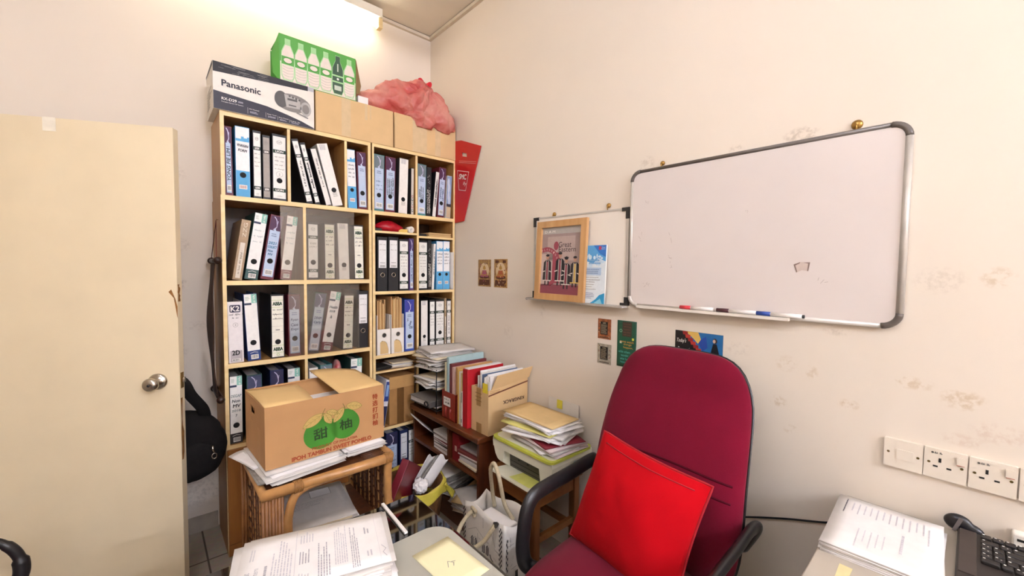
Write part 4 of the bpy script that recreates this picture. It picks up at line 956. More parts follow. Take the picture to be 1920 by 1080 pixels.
b.poly([(-w/2, h-.001), (w/2-.001, h-.001), (w/2-.001, h-.075), (w*.15, h-.06), (-w*.1, h-.085), (-w/2, h-.07)], q, ink('#5aa3d8'), .0003)
b.poly([(-w*.1, h-.001), (w/2-.001, h-.001), (w/2-.001, h-.055), (w*.2, h-.04)], q, ink('#2f74c4'), .0005)
for k in range(14): b.disc(q, r.uniform(-w*.42, w*.4), h-r.uniform(.045, .095), r.uniform(.004, .010), ink('#cfe2ee'), .0007+.00003*k, ry=r.uniform(.004, .012))
b.poly([(-.02, .001), (w/2-.001, .001), (w/2-.001, .05), (w*.25, .04), (.01, .02)], q, ink('#2f9ccb'), .0004); b.poly([(.0, .001), (w*.4, .001), (w*.3, .025)], q, ink('#8fd0e3'), .0006)
b.rect(q, w*.15, w*.27, h-.022, h-.006, ink('#b93a5a'), .0009); b.text(q, 'Great', w*.37, h-.011, .018, .005, W, lift=.001); b.text(q, 'Eastern', w*.37, h-.018, .02, .005, W, lift=.001)
b.rect(q, -w*.45, w*.3, .13, .165, ink('#b7cbe0'), .0006); b.lines(q, -w*.4, w*.25, .135, .16, 3, ink('#7b93b5'), 3, .5, .2, .0009)
b.lines(q, -w*.42, w*.3, .06, .125, 6, GR, 8, .22, .6, .0007); b.lines(q, -w*.42, w*.05, .02, .05, 4, ink('#2d3f86'), 9, .3, .4, .0007); b.lines(q, -w*.3, w*.3, .178, .205, 2, ink('#7fb0d8'), 5, .6, .2, .001)
b.build('print', t)

# brass wall hooks above the boards
def hook(y, z, label, s=1.):
    t = thing('wall_hook', label, 'hook', (XR, y, z))
    MB().lathe([(0, 0), (.011*s, 0), (.011*s, .004), (.008*s, .008), (.005*s, .010), (0, .0105)], M_brass, (0, 0, 0), 20, Matrix.Rotation(-pi/2, 3, 'Y')).build('rosette', t)
    MB().tube(bez([(-.008, 0, 0), (-.014, 0, -.006), (-.012, 0, -.016), (-.006, 0, -.022)], 5), .0022, M_brass, 8).build('hook', t)
hook(.248, 1.853, 'large brass rosette hook above the right part of the big whiteboard', 1.25); hook(.858, 1.851, 'small brass hook above the left end of the big whiteboard', .85)
hook(1.114, 1.708, 'brass hook above the right half of the small whiteboard'); hook(1.446, 1.698, 'brass hook above the picture frame')

# cards and posters stuck on the wall
def sticker(nm, label, cat, y, z, w, h, rot=0., curl=0.):
    t = thing(nm, label, cat, (XR, y, z)); pl = P((0, 0, 0), (0, -cos(rot), -sin(rot)) if rot else (0, -1, 0), (0, -sin(rot), cos(rot)) if rot else (0, 0, 1))
    return t, pl
def deity(label, y, z, w, h, c1, c2, seed):
    t, q = sticker('picture_card', label, 'picture card', y, z, w, h)
    b = MB(); b.prism([(-w/2, 0), (w/2, 0), (w/2, h), (-w/2, h)], q, .001, mat('mottled gold print %d' % seed, c1, .5, col2=c2, scale=45, detail=6)); b.build('card', t)
    b = MB(); q = P(q.at(0, 0, .001), q.x, q.y); r = random.Random(seed); gd_, br, pk_, iv = ink('#b98a3e'), ink('#5a2f1a'), ink('#a8566a' if seed == 1 else '#b5603a'), ink('#dcc39a')
    b.disc(q, 0, h*.6, w*.36, iv, .0005, 24, h*.28); b.disc(q, 0, h*.36, w*.38, br, .0007, 20, h*.07)
    b.poly([(-w*.32, h*.36), (w*.32, h*.36), (w*.2, h*.48), (w*.16, h*.6), (-w*.16, h*.6), (-w*.2, h*.48)], q, pk_, .0009); b.disc(q, 0, h*.68, w*.11, gd_, .0011, 16, h*.055); b.poly([(-w*.1, h*.71), (0, h*.8), (w*.1, h*.71)], q, gd_, .0012)
    b.stroke(q, [(-w*.16, h*.56), (-w*.24, h*.45), (0, h*.42), (w*.24, h*.45), (w*.16, h*.56)], .006, gd_, .0012); b.rect(q, -w*.42, w*.42, h*.05, h*.26, br, .0006)
    for k in range(30): b.disc(q, r.uniform(-w*.4, w*.4), r.uniform(h*.05, h*.95), r.uniform(.002, .005), r.choice((gd_, iv, pk_, br)), .0014+.00002*k, 8)
    if seed == 2:
        for s in (-1, 1): b.rect(q, s*w*.28-w*.12, s*w*.28+w*.12, h*.86, h*.96, br, .002)
    b.build('figure_print', t)
deity('left of the two small gold pictures of a seated figure on the wall', 2.028, 1.304, .128, .167, '#c9a35a', '#7a4a30', 1); deity('right of the two small gold pictures, with dark upper corners', 1.871, 1.303, .122, .170, '#d3a862', '#8a5a30', 2)
def quote(label, y, z, w, h, c1, c2, seed):
    t, q = sticker('quote_card', label, 'card', y, z, w, h)
    b = MB(); b.prism([(-w/2, 0), (w/2, 0), (w/2, h), (-w/2, h)], q, .001, mat('mottled card %d' % seed, c1, .5, col2=c2, scale=60)); q = P(q.at(0, 0, .001), q.x, q.y)
    b.build('card', t); b = MB(); b.rect(q, -w*.30, w*.26, h*.22, h*.86, K, .0004); b.hand(q, -w*.12, w*.12, h*.80, h*.07, ink('#d9c7a0'), seed); b.lines(q, -w*.25, w*.22, h*.25, h*.74, 9, ink('#a9977a'), seed, .45, .25, .0008)
    r = random.Random(seed)
    for k in range(10): b.disc(q, r.choice((-1, 1))*w*r.uniform(.33, .44), r.uniform(h*.05, h*.9), .0025, ink(r.choice(('#8a3a2a', '#5a4a3a', '#c9b48a'))), .0006, 8)
    b.rect(q, -w*.35, w*.35, h*.06, h*.10, ink('#4a3a2e'), .0005); b.build('print', t)
quote('small orange brown card with a black text panel, upper of two on the wall', 1.1235, 1.098, .072, .093, '#b5683a', '#6a3a22', 11); quote('small pale grey card with a black text panel, lower of two on the wall', 1.1215, .982, .076, .093, '#b9ae9a', '#8d8472', 12)
t, q = sticker('quote_card', 'tall green card with orange and teal lines of text', 'card', 1.0045, .988, .096, .206); w, h = .096, .206
gm = mat('green card print', '#1f5a34', .45, col2='#184a3c', scale=6)
b = MB(); n = 12
b.sheet(lambda u, v: (-.0015-.03*max(0, (u-.55))*max(0, .45-v)*2.6, w/2-w*u+.008*max(0, .5-v)*u, h*v), 12, 14, gm, .001); b.build('card', t)
b = MB(); q = P((-.0026, 0, 0), (0, -1, 0), (0, 0, 1)); b.rect(q, -w*.22, w*.26, h*.66, h*.98, ink('#3f3228'), .0004)
for k, s in enumerate(('Some people', 'make things', 'happen,', 'some others', 'will only')): b.text(q, s, .002, h*(.93-.058*k), w*.38, .007, ink('#7d4a3a'))
for k, s in enumerate(('some watch', 'things', 'happen,')): b.text(q, s, w*(.02+.04*k), h*(.555-.065*k), w*(.72, .42, .5)[k], .011, ink('#e0a24a'))
q2 = P((-.006, 0, 0), (0, -1, 0), (0, 0, 1))
for k, s in enumerate(('while others', 'wonder', 'what has', 'happened.')): b.text(q2, s, -w*.08+w*.03*(k % 2), h*(.335-.075*k), w*(.62, .4, .42, .44)[k], .011, ink('#5ab9a8'))
for a, c in ((.34, .62), (-.3, .53)): b.rect(q, w*a-.005, w*a+.005, h*c-.005, h*c+.005, ink('#d9d24a' if a > 0 else '#d8d9c0'), .001)
b.ring(q, -w*.3, h*.78, .006, .002, ink('#8fc0a0'), .001); b.build('print', t)
t, q = sticker('poster', 'small dark poster with a red stair, a man in black and white script', 'poster', .692, 1.0, .182, .182); w, h = .182, .182
b = MB(); b.prism([(-w/2, 0), (w/2, 0), (w/2, h), (-w/2, h)], q, .0012, ink('#16100f')); b.build('sheet', t)
q = P(q.at(0, 0, .0012), q.x, q.y); b = MB(); sky = mat('poster sky', '#2f7fae', .5, col2='#1d5f9a', scale=9)
b.poly([(-w*.28, h*.998), (w*.499, h*.998), (w*.499, h*.10), (w*.42, h*.14)], q, sky, .0003); b.poly([(-w*.28, h*.998), (-.0, h*.998), (w*.06, h*.86), (-.0, h*.76), (-w*.1, h*.86)], q, ink('#d9b25a'), .0005); b.poly([(-w*.02, h*.80), (w*.16, h*.93), (w*.2, h*.7), (w*.1, h*.62)], q, ink('#24469a'), .0004)
st = [(-w*.28, h*.998)]; n = 12
for k in range(n):
    x = -w*.28+(w*.70)*(k+1)/n; z = h*.998-h*.80*(k+1)/n; st += [(x, st[-1][1]), (x, z)]
st += [(w*.30, h*.10), (-w*.33, h*.998)]
for k in range(n):
    x0_ = -w*.28+w*.70*k/n; z0_ = h*.998-h*.80*k/n; x1_ = x0_+w*.70/n; z1_ = z0_-h*.80/n
    b.poly([(x0_, z0_), (x1_, z0_-.001), (x1_, z1_), (x1_-w*.10, z1_-.002), (x0_-w*.06, z0_)], q, ink('#b5322a' if k % 2 else '#8f2220'), .0007)
b.poly([(w*.27, h*.28), (w*.40, h*.28), (w*.43, h*.62), (w*.38, h*.80), (w*.31, h*.80), (w*.27, h*.62)], q, ink('#141318'), .0012); b.disc(q, w*.345, h*.86, .008, ink('#3a2b26'), .0014, 14, .010); b.disc(q, w*.33, h*.855, .005, ink('#c9a38a'), .0016, 12, .007); b.rect(q, w*.38, w*.46, h*.36, h*.46, ink('#141318'), .0013)
b.rect(q, w*.3, w*.499, .001, h*.14, ink('#a83a34'), .0006)
b.build('picture', t); b = MB()
for k, (s, a, ww) in enumerate((("Today's", -.36, .21), ('Preparation', -.27, .33), ('Determines', -.19, .32))): b.text(q, s, w*a, h*(.80-.185*k)-h*.02, w*ww, .020, W, shear=.2)
b.text(q, "Tomorrow's", -w*.18, h*.24, w*.34, .018, W, shear=.2); b.text(q, 'Achievement', -w*.1, h*.09, w*.4, .018, W, shear=.2); b.build('lettering', t)

# sockets
M_sock = mat('white socket plastic', '#e4d8c6', .4, var=.02); brs = mat('brass screw', '#6e5a2e', .4, metal=.5)
def socket(yc, label, kind):
    t = thing('wall_socket' if kind != 'spur' else 'blank_wall_plate', label, 'socket', (XR, yc, .8712)); w, h = .079, .0805
    q = P((0, 0, 0), (0, -1, 0), (0, 0, 1))
    b = MB(); b.prism(rr(w, h-.001, .003, 3, 0, h/2), q, .0095, M_sock); b.build('plate', t); q = P(q.at(0, 0, .0095), q.x, q.y)
    b = MB()
    for s in (-1, 1): b.disc(q, s*.03, h*.52, .0032, brs, .0006, 14)
    b.build('screws', t)
    if kind == 'spur':
        MB().prism(rr(.034, .028, .003, 3, .004, h*.5), q, .0025, M_sock).build('cord_outlet', t)
    else:
        b = MB(); b.rect(q, -.012, -.007, h*.56, h*.70, K); b.rect(q, -.022, -.013, h*.385, h*.44, K); b.rect(q, .003, .012, h*.385, h*.44, K); b.build('pin_holes', t)
        b = MB(); b.prism(rr(.0145, .02, .002, 3, .0275, h*.75), q, .0035, M_sock); b.rect(q, .0205, .0345, h*.612, h*.63, ink('#b5543a'), .0037); b.build('rocker_switch', t)
        b = MB(); b.disc(q, -.024, h*.86, .0026, ink('#55504a')); b.hand(q, -.020, -.005, h*.86, .007, ink('#6a645c'), 4, .0012); b.build('lettering', t)
socket(.1105, 'blank white wall plate, leftmost of the row over the side desk', 'spur'); socket(.0295, 'white switched socket beside the blank plate', 's'); socket(-.0525, 'white switched socket third in the row over the side desk', 's'); socket(-.1345, 'white switched socket at the picture edge, last of the row', 's')
# loose cable along the wall
b = MB(); b.tube(bez([(1.566, .66, .47), (1.566, .51, .545), (1.566, .38, .60), (1.566, .26, .645), (1.56, .18, .70), (1.556, .12, .742)], 8), .0032, M_black, 8)
tag(b.build('cable', None), 'thin black cable running along the wall behind the chair to the side desk', 'cable')
t = thing('plug_adapter', 'white plug adapter with a dark slot at the wall behind the keyboard', 'adapter', (XR, -.118, .752))
MB().box(-.03, 0, -.03, .03, 0, .045, mat('white plastic', '#ece4d8', .4, var=.02), .004).build('body', t); MB().box(-.0306, -.0295, -.006, .022, .028, .034, K).build('slot', t)
# ------------------------------------------------------------------ low dark bookshelf along the right wall
LX0, LX1, LY0, LY1, LZ = 1.225, 1.57, 1.622, 2.338, .558
t = thing('low_bookshelf', 'low dark red brown bookshelf along the right wall, stuffed with papers', 'bookshelf', (LX0, LY0, 0))
D, Wd = LX1-LX0, LY1-LY0
b = MB(); b.box(0, D, 0, Wd, LZ-.032, LZ, M_darkwood, .008, seg=3); b.build('top', t)
for y in (.012, Wd-.030): MB().box(.018, D-.004, y, y+.018, 0, LZ-.032, M_darkwoodz, .001).build('side_panel', t)
MB().box(D-.012, D-.004, .03, Wd-.03, 0, LZ-.032, M_darkwoodz).build('back_panel', t)
for z in (.345, .115): MB().box(.02, D-.012, .03, Wd-.03, z-.018, z, M_darkwood, .001).build('shelf', t)
MB().box(.022, D-.012, 1.928-LY0-.008, 1.928-LY0+.008, .345, LZ-.032, M_darkwoodz).build('divider', t)
MB().box(.022, .036, .03, Wd-.03, .0, .097, M_darkwood).build('plinth', t)
# upper left compartment : notebooks
nb = [('#d9cfc6', .014), ('#5c1a22', .013), ('#ded6cd', .014), ('#7a2a2e', .012), ('#e2d9cf', .015), ('#1f1b1d', .020), ('#cfc4ba', .014)]
z = .3456
for k, (c, h_) in enumerate(reversed(nb)):
    t2 = thing('notebook', 'thin notebook in the flat stack in the left upper bay of the low bookshelf', 'notebook', (1.262+.004*(k % 3), 2.035, z), (0, 0, .03*((k*7) % 5-2)), 'notebooks stacked in the low bookshelf')
    MB().box(0, .2, -.075, .075, .002, h_-.002, M_paper).build('pages', t2); MB().box(-.001, .201, -.076, .076, 0, .002, ink(c)).box(-.001, .201, -.076, .076, h_-.002, h_, ink(c)).build('cover', t2); z += h_+.0008
o = bundle('loose_papers', 'loose papers leaning out of the left upper bay of the low bookshelf', 'papers', 1.25, 2.225, .42, .20, .14, .006, .1, M_paper2, None, 3, .01, seed=31); o.rotation_euler = (.2, .75, .1)
o.location = (1.275, 2.225, .43)
t2 = thing('red_box_file', 'small upright dark red book beside the divider of the low bookshelf', 'book', (1.262, 1.874, .3456))
MB().box(0, .2, -.032, .032, 0, .15, ink('#7d121c'), .001).build('cover', t2); MB().box(-.0006, 0, -.012, .008, .055, .085, ink('#d9b7a8')).build('spine_sticker', t2)
z = .3456; r = random.Random(8)
for k in range(7):
    h_ = r.uniform(.012, .024); c = (M_paper, M_paper3, M_paper2, ink('#b9a08a'), M_paper, ink('#6a2a26'), ink('#9d938a'))[k]
    o = MB().box(0, .22, -.085, .085, 0, h_-.001, c, .002).build('document_folder', loc=(1.243+r.uniform(0, .03), 1.745+r.uniform(-.008, .006), z), rot=(0, 0, r.uniform(-.08, .08)))
    tag(o, 'paper folder in the flat stack in the right upper bay of the low bookshelf', 'folder', 'folders stacked in the low bookshelf'); z += h_
# lower compartment
dl = lambda x, y: -.9*max(0, 1.25-x)**1.6
z = pile('papers slipping out of the right half of the bottom bay of the low bookshelf', 'papers in the bottom bay', 1.345, 1.765, .1156, 9, .24, .20, 21, (.006, .011), .014, .2, .2, droop=dl)
bundle('brown_envelope', 'buff envelope on the papers in the bottom bay of the low bookshelf', 'envelope', 1.325, 1.755, z, .25, .17, .006, .35, M_manila, None, 2, .004, dl, 77); z += .0068
bundle('letter', 'white letter topmost on the papers in the bottom bay of the low bookshelf', 'letter', 1.335, 1.745, z+.001, .24, .16, .003, -.25, M_paper, None, 2, .004, dl, 78)
pile('grey newspapers heaped in the left half of the bottom bay of the low bookshelf', 'newspapers in the bottom bay', 1.35, 2.06, .1156, 10, .24, .24, 22, (.008, .014), .02, .1, .25, [M_paper2, mat('newsprint', '#8d867d', .85, var=.2, scale=60), MATS.get('newsprint', M_paper2) or M_paper2], droop=dl)

# letter tray and its papers at the far end of the low shelf
M_wire = mat('black wire', '#1a1817', .45, metal=.5)
t = thing('letter_tray', 'black wire letter tray in three tiers at the far end of the low bookshelf', 'letter tray', (1.25, 2.06, LZ)); tw, td = .30, .265
for px in (.004, tw-.004):
    for py in (.004, td-.004): MB().tube([(px, py, 0), (px, py, .262)], .003, M_wire, 8).build('post', t)
for z in (.018, .135, .25):
    b = MB(); 
    for k in range(9): b.tube([(.0, td*k/8, z), (tw, td*k/8, z)], .0014, M_wire, 6)
    for zz in (z, z+.028): b.tube([(0, 0, zz), (tw, 0, zz), (tw, td, zz), (0, td, zz)], .0022, M_wire, 6, closed=True)
    for k in range(1, 6): b.tube([(0, td*k/6, z), (0, td*k/6, z+.028)], .0013, M_wire, 6)
    b.build('tier', t)
CX, CY = 1.40, 2.19
z = pile('white papers in the lowest tier of the wire letter tray', 'papers in the lowest tray', CX-.005, CY, LZ+.0205, 2, .28, .23, 41, (.008, .012), .006, 0, .05)
t2 = thing('ring_binder', 'grey ring binder lying in the lowest tier of the wire letter tray', 'binder', (1.215, 2.075, z), (0, 0, .05))
MB().box(0, .28, 0, .22, 0, .003, ink('#55504b')).box(0, .28, 0, .22, .032, .035, ink('#7d766e'), .001).box(.0, .28, .0, .003, .003, .032, ink('#55504b')).build('cover', t2); MB().box(.005, .275, .02, .215, .004, .030, M_paper2).build('pages', t2)
b = MB(); b.tube([(-.004, .03+.018*cos(a*pi/8), .018+.014*sin(a*pi/8)) for a in range(16)], .004, M_black, 8, closed=True); b.build('ring', t2)
pile('white papers in the middle tier of the wire letter tray', 'papers in the middle tray', CX-.02, CY, LZ+.138, 9, .28, .21, 42, (.005, .008), .016, 0, .2, ns=2)
dt = lambda x, y: -.5*max(0, 1.27-x)**1.5
z = pile('papers in the tall heap on the top tier of the wire letter tray', 'papers heaped on the top tray', CX-.005, CY-.005, LZ+.254, 19, .29, .225, 43, (.004, .0065), .018, 0, .22, [M_paper, M_paper2, M_paper3, M_paper2, M_paper], droop=dt, ns=2)

# magazine holder and folders
t = thing('magazine_holder', 'dark red plastic magazine holder with a white sticker on the low bookshelf', 'magazine holder', (1.262, 1.872, LZ)); w_, d_ = .145, .24; e = .004
mr_ = mat('dark red plastic', '#8d2f24', .35, var=.1)
side = P((0, 0, 0), (1, 0, 0), (0, 0, 1))
for y in (e, w_): MB().prism([(0, 0), (d_, 0), (d_, .27), (d_*.55, .27), (.04, .17), (0, .155)], P((0, y, 0), (1, 0, 0), (0, 0, 1)), e, mr_).build('side_panel', t)
MB().box(0, e, 0, w_, 0, .155, mr_).box(d_-e, d_, 0, w_, 0, .27, mr_).box(0, d_, 0, w_, 0, e, mr_).build('shell', t)
q = P((-.0004, 0, 0), (0, -1, 0), (0, 0, 1)); b = MB(); b.rect(q, -.125, -.055, .075, .125, W); b.hand(q, -.118, -.07, .112, .010, K, 3, .0012); b.hand(q, -.11, -.062, .093, .016, K, 5, .0022); b.build('sticker', t)
b = MB()
for a in (-.10, -.055): b.tube([(-.001, -a, .012), (-.002, -a+.004, .04), (-.001, -a, .065)], .005, mr_, 8)
b.build('ribs', t)
def folder(label, y, th, x0, h, c, lean=0., group=None, z=LZ, d=.25, m=None, cat='folder', name='document_folder'):
    o = MB().box(0, d, -th/2, th/2, 0, h, m or ink(c), .0012).build(name, loc=(x0, y, z), rot=(lean, 0, 0)); return tag(o, label, cat, group)
folder('pale blue folder standing tallest in the dark red magazine holder', 1.976, .020, 1.275, .345, '#a9c4c4', .0, None, LZ+.005)
folder('cream folder at the far side of the dark red magazine holder', 2.001, .016, 1.275, .31, '#d9cfa9', 0, None, LZ+.005)
folder('dark maroon folder beside the pale blue one in the magazine holder', 1.952, .020, 1.278, .31, '#6d2a2c', 0, None, LZ+.005)
folder('pink paper folder in the magazine holder', 1.925, .022, 1.278, .295, '#d9b3a6', 0, None, LZ+.005)
folder('brown envelope beside the pink folder in the magazine holder', 1.900, .018, 1.285, .30, '#c9985f', 0, None, LZ+.005, cat='envelope', name='brown_envelope')
for k, (y, th, c, lb) in enumerate(((1.8605, .012, '#d9b35a', 'yellow folder right of the dark red magazine holder'), (1.846, .012, '#e3ddd0', 'white folder between the yellow and the red ones on the low bookshelf'), (1.832, .012, '#d9c48a', 'pale yellow folder next to the white one on the low bookshelf'))):
    o = folder(lb, y, th, 1.268, .30-.006*k, c, 0)
t2 = thing('white_file', 'narrow white file with a grey headed label beside the red file', 'file', (1.262, 1.818, LZ)); MB().box(0, .24, -.006, .006, 0, .19, ink('#e6dfd4'), .001).build('cover', t2); q = P((-.0004, 0, 0), (0, -1, 0), (0, 0, 1)); b = MB(); b.rect(q, -.005, .005, .13, .185, ink('#9aa08a')); b.rect(q, -.004, .004, .02, .04, GR); b.build('label_print', t2)
t2 = thing('red_file', 'bright red file box standing against the kraft carton on the low bookshelf', 'file', (1.262, 1.787, LZ), (.0, 0, 0)); MB().box(0, .25, -.022, .022, 0, .318, ink('#b3121f'), .002).build('cover', t2); MB().box(.01, .24, -.018, .018, .3185, .322, M_paper).build('pages', t2)

# kraft carton with papers
t = thing('carton', 'upright kraft carton full of papers with one flap raised, on the low bookshelf', 'carton', (1.285, 1.614, LZ)); kw, kd, kh = .145, .275, .235; e = .004
b = MB(); b.box(0, e, 0, kw, 0, kh, M_kraft2).box(kd-e, kd, 0, kw, 0, kh+.03, M_kraft2).prism([(e, 0), (kd-e, 0), (kd-e, kh+.035), (e, kh)], P((0, e, 0), (1, 0, 0), (0, 0, 1)), e, M_kraft2).box(e, kd-e, kw-e, kw, 0, kh, M_kraft2).box(e, kd-e, e, kw-e, 0, e, M_kraft2)
b.build('body', t)
b = MB(); b.prism([(.02, .003), (kd, .034), (kd+.004, .10), (.035, .085)], P((0, .004, kh), (1, 0, 0), (0, -.35, .93)), .004, M_kraft2); b.build('flap', t)
q = P((0, -.0003, 0), (1, 0, 0), (0, 0, 1)); b = MB(); b.poly([(0, .205), (kd, .238), (kd, .246), (0, .213)], q, ink('#6a3a20')); 
b.text(q, 'KINGRACK', .172, .157, .15, .018, ink('#4a2a1c'), pi, bold=.0006); b.lines(q, .01, .08, .218, .234, 2, ink('#8a6440'), 3, .25, .3); b.build('print', t)
q = P((-.0003, 0, 0), (0, -1, 0), (0, 0, 1)); b = MB(); tp = ink('#a8824e')
b.rect(q, -.10, -.062, .14, kh, tp); b.rect(q, -.10, -.055, .0, .05, tp)
for z in (.165, .185, .205): b.rect(q, -.11, -.055, z, z+.003, ink('#7a5630'), .0009)
b.build('tape', t)
r = random.Random(12); y = 1.614+.008
for k in range(11):
    th = r.uniform(.007, .012); hh = r.uniform(.27, .315)
    m_ = (M_paper, M_paper2, M_paper)[k % 3]
    if k == 6: m_ = ink('#5d6f8a')
    o = MB().box(0, .245, -th/2, th/2, 0, hh, m_, .0015).build('document_bundle', loc=(1.296+r.uniform(0, .012), y+th/2, LZ+.0045), rot=(0, 0, 0))
    tag(o, 'white papers standing in the kraft carton' if k != 6 else 'blue grey folder among the white papers in the kraft carton', 'papers', 'papers in the kraft carton'); y += th+.0008
    if y > 1.614+kw-.016: break
tag(MB().box(-.001, 0, -.02, .02, -.025, .025, ink('#e6d23a')).build('sticky_note', loc=(1.2835, 1.64, LZ+.245)), 'small yellow sticky note at the open corner of the kraft carton', 'note')

# ------------------------------------------------------------------ stool, printer and papers
M_st = wood('honey brown stool wood', '#9a6230', '#7e4b20', 'y', .4); M_stz = wood('honey brown stool leg', '#8a5428', '#6e3f1a', 'z', .4)
t = thing('stool', 'square wooden stool carrying the printer', 'stool', (1.398, 1.385, 0)); s_ = .165
MB().box(-s_, s_, -s_, s_, .42, .448, M_st, .008, seg=3).build('seat', t)
for sx in (-1, 1):
    for sy in (-1, 1): MB().box(sx*.135-.018, sx*.135+.018, sy*.135-.018, sy*.135+.018, 0, .42, M_stz, .003).build('leg', t)
for sx in (-1, 1):
    MB().box(sx*.135-.009, sx*.135+.009, -.117, .117, .355, .418, M_st).build('apron', t); MB().box(-.117, .117, sx*.135-.009, sx*.135+.009, .355, .418, M_st).build('apron', t)
    MB().box(sx*.135-.009, sx*.135+.009, -.117, .117, .15, .18, M_st).build('stretcher', t); MB().box(-.117, .117, sx*.135-.009, sx*.135+.009, .19, .22, M_st).build('stretcher', t)
M_pr = mat('cream white printer plastic', '#e6e2cc', .4, var=.02); M_lime = mat('lime printer plastic', '#c3c64a', .4, var=.04)
t = thing('printer', 'cream and lime home printer on the stool under a pile of papers', 'printer', (1.25, 1.335, .4482))
# cross section runs along y (width), pushed back along x
sec = [(-.195, .148), (-.197, .13), (-.19, .09), (-.175, .05), (-.15, .015), (-.135, .0), (.135, .0), (.15, .015), (.175, .05), (.19, .09), (.197, .13), (.195, .148)]
fr = P((.0, 0, 0), (0, 1, 0), (0, 0, 1))
# body back part full, front part as side cheeks around the paper bay
b = MB(); b.prism(sec, P((.115, 0, 0), (0, 1, 0), (0, 0, 1)), .155, M_pr, False)
top = [(-.195, .148), (-.197, .13), (-.194, .105), (.194, .105), (.197, .13), (.195, .148)]
def loft(b, s0, s1, xa, xb, m):
    n = len(s0); vs = [V((xa, y, z)) for y, z in s0]+[V((xb, y, z)) for y, z in s1]
    b.raw(vs, [tuple(range(n)), tuple(range(n, 2*n))[::-1]]+[(i, (i+1) % n, n+(i+1) % n, n+i) for i in range(n)], m)
loft(b, top, top, .0, .115, M_pr)
ch = [(-.194, .105), (-.187, .08), (-.175, .05), (-.15, .015), (-.135, .0), (-.105, .0), (-.115, .105)]
for sg in (1, -1):
    s0 = [(sg*y, z) for y, z in ch]; s1 = s0; s00 = [(sg*y, z) for y, z in [(-.194, .105), (-.190, .092), (-.182, .07), (-.165, .05), (-.15, .045), (-.125, .045), (-.115, .105)]]
    loft(b, s00, s0, .004, .06, M_pr); loft(b, s0, s0, .06, .115, M_pr)
b.build('body', t)
b = MB(); pt = rr(.40, .285, .03, 8); p = P((.133, 0, .148), (0, 1, 0), (-1, 0, 0)); b.prism(pt, P((.133, 0, .148), (0, 1, 0), (-1, 0, 0)), .010, M_lime)
b.build('rim', t); b = MB(); b.prism(rr(.375, .255, .024, 8), P((.137, 0, .158), (0, 1, 0), (-1, 0, 0)), .004, M_pr); b.build('lid', t)
b = MB(); b.box(.04, .113, -.115, .115, .012, .104, mat('printer recess', '#55514a', .5)); b.build('paper_bay', t)
b = MB(); b.prism([(-.13, .0), (.13, .0), (.135, .105), (.115, .12), (-.115, .12), (-.135, .105)], P((.05, 0, .012), (0, 1, 0), (-.97, 0, .12)), .007, M_pr); b.rect(P((.05, 0, .0195), (0, 1, 0), (-.97, 0, .12)), -.11, .02, .012, .10, mat('lime tint', '#dfe07a', .4), .0006); b.build('output_tray', t)
b = MB(); q = P((.0395, 0, 0), (0, -1, 0), (0, 0, 1))
for z in (.03, .05): b.rect(q, -.11, .11, z, z+.003, K)
for a in (-.05, .01, .09): b.rect(q, a-.006, a+.006, .066, .072, K)
b.build('rollers', t)
b = MB(); q = P((.155, -.1935, .07), (1, 0, 0), (0, -.15, 1)); b.rect(q, -.025, .025, .03, .058, ink('#4a8ab0'), .003); b.rect(q, -.025, .025, -.02, .028, ink('#ece8dd'), .003); b.stroke(q, [(-.025, -.02), (-.025, .058), (.025, .058), (.025, -.02), (-.025, -.02)], .0015, ink('#3a6a8a'), .0034); b.rect(q, -.025, .025, .004, .006, ink('#3a6a8a'), .0034); b.build('sticker', t)

PCX, PCY = 1.385, 1.335; z = .6115
dr = lambda x, y: -.22*(max(0, y-1.5)+max(0, 1.16-y))**1.2
pm = [M_paper, ink('#d9c3bd'), M_paper2, ink('#dcc8c6'), M_paper]
z = pile('pinkish and white printed paper in the lower part of the pile on the printer', 'lower papers on the printer', PCX, PCY-.045, z, 5, .215, .30, 61, (.004, .007), .014, -.12, .2, pm, dr)
bundle('document_folder', 'dark red folder edge in the middle of the pile on the printer', 'folder', PCX+.005, PCY-.06, z, .21, .24, .006, -.25, ink('#7d1a28'), None, 2, .004, dr, 3); z += .0068
z = pile('crumpled white paper in the middle of the pile on the printer', 'middle papers on the printer', PCX, PCY-.005, z, 4, .225, .30, 62, (.006, .009), .02, .1, .25, PM, dr)
bundle('yellow_paper', 'sheet with a yellow edge low under the buff envelope on the printer', 'paper', PCX-.01, PCY+.01, z, .21, .29, .004, .12, ink('#d9cf7a'), None, 2, .004, dr, 5); z += .0048
z = pile('loose white paper in the upper part of the pile on the printer', 'upper papers on the printer', PCX+.01, PCY+.0, z, 5, .20, .31, 63, (.005, .007), .016, .05, .22, PM, dr)
bundle('buff_envelope', 'large buff envelope lying topmost on the papers on the printer', 'envelope', 1.39, 1.352, z, .185, .325, .005, .03, M_manila, None, 2, .002, dr, 7)
tag(MB().box(0, .003, -.10, .10, 0, .305, mat('white acrylic', '#e6ddd0', .25, var=.02), .001).build('card_holder', loc=(1.5545, 1.357, .4482), rot=(0, .03, 0)), 'white upright sheet leaning on the wall behind the paper pile, with a yellow note', 'sheet')
tag(MB().box(-.001, 0, -.018, .018, -.022, .022, ink('#e6d84a')).build('sticky_note', loc=(1.5585, 1.375, .73), rot=(0, .03, .0)), 'small yellow sticky note on the white sheet behind the paper pile', 'note')

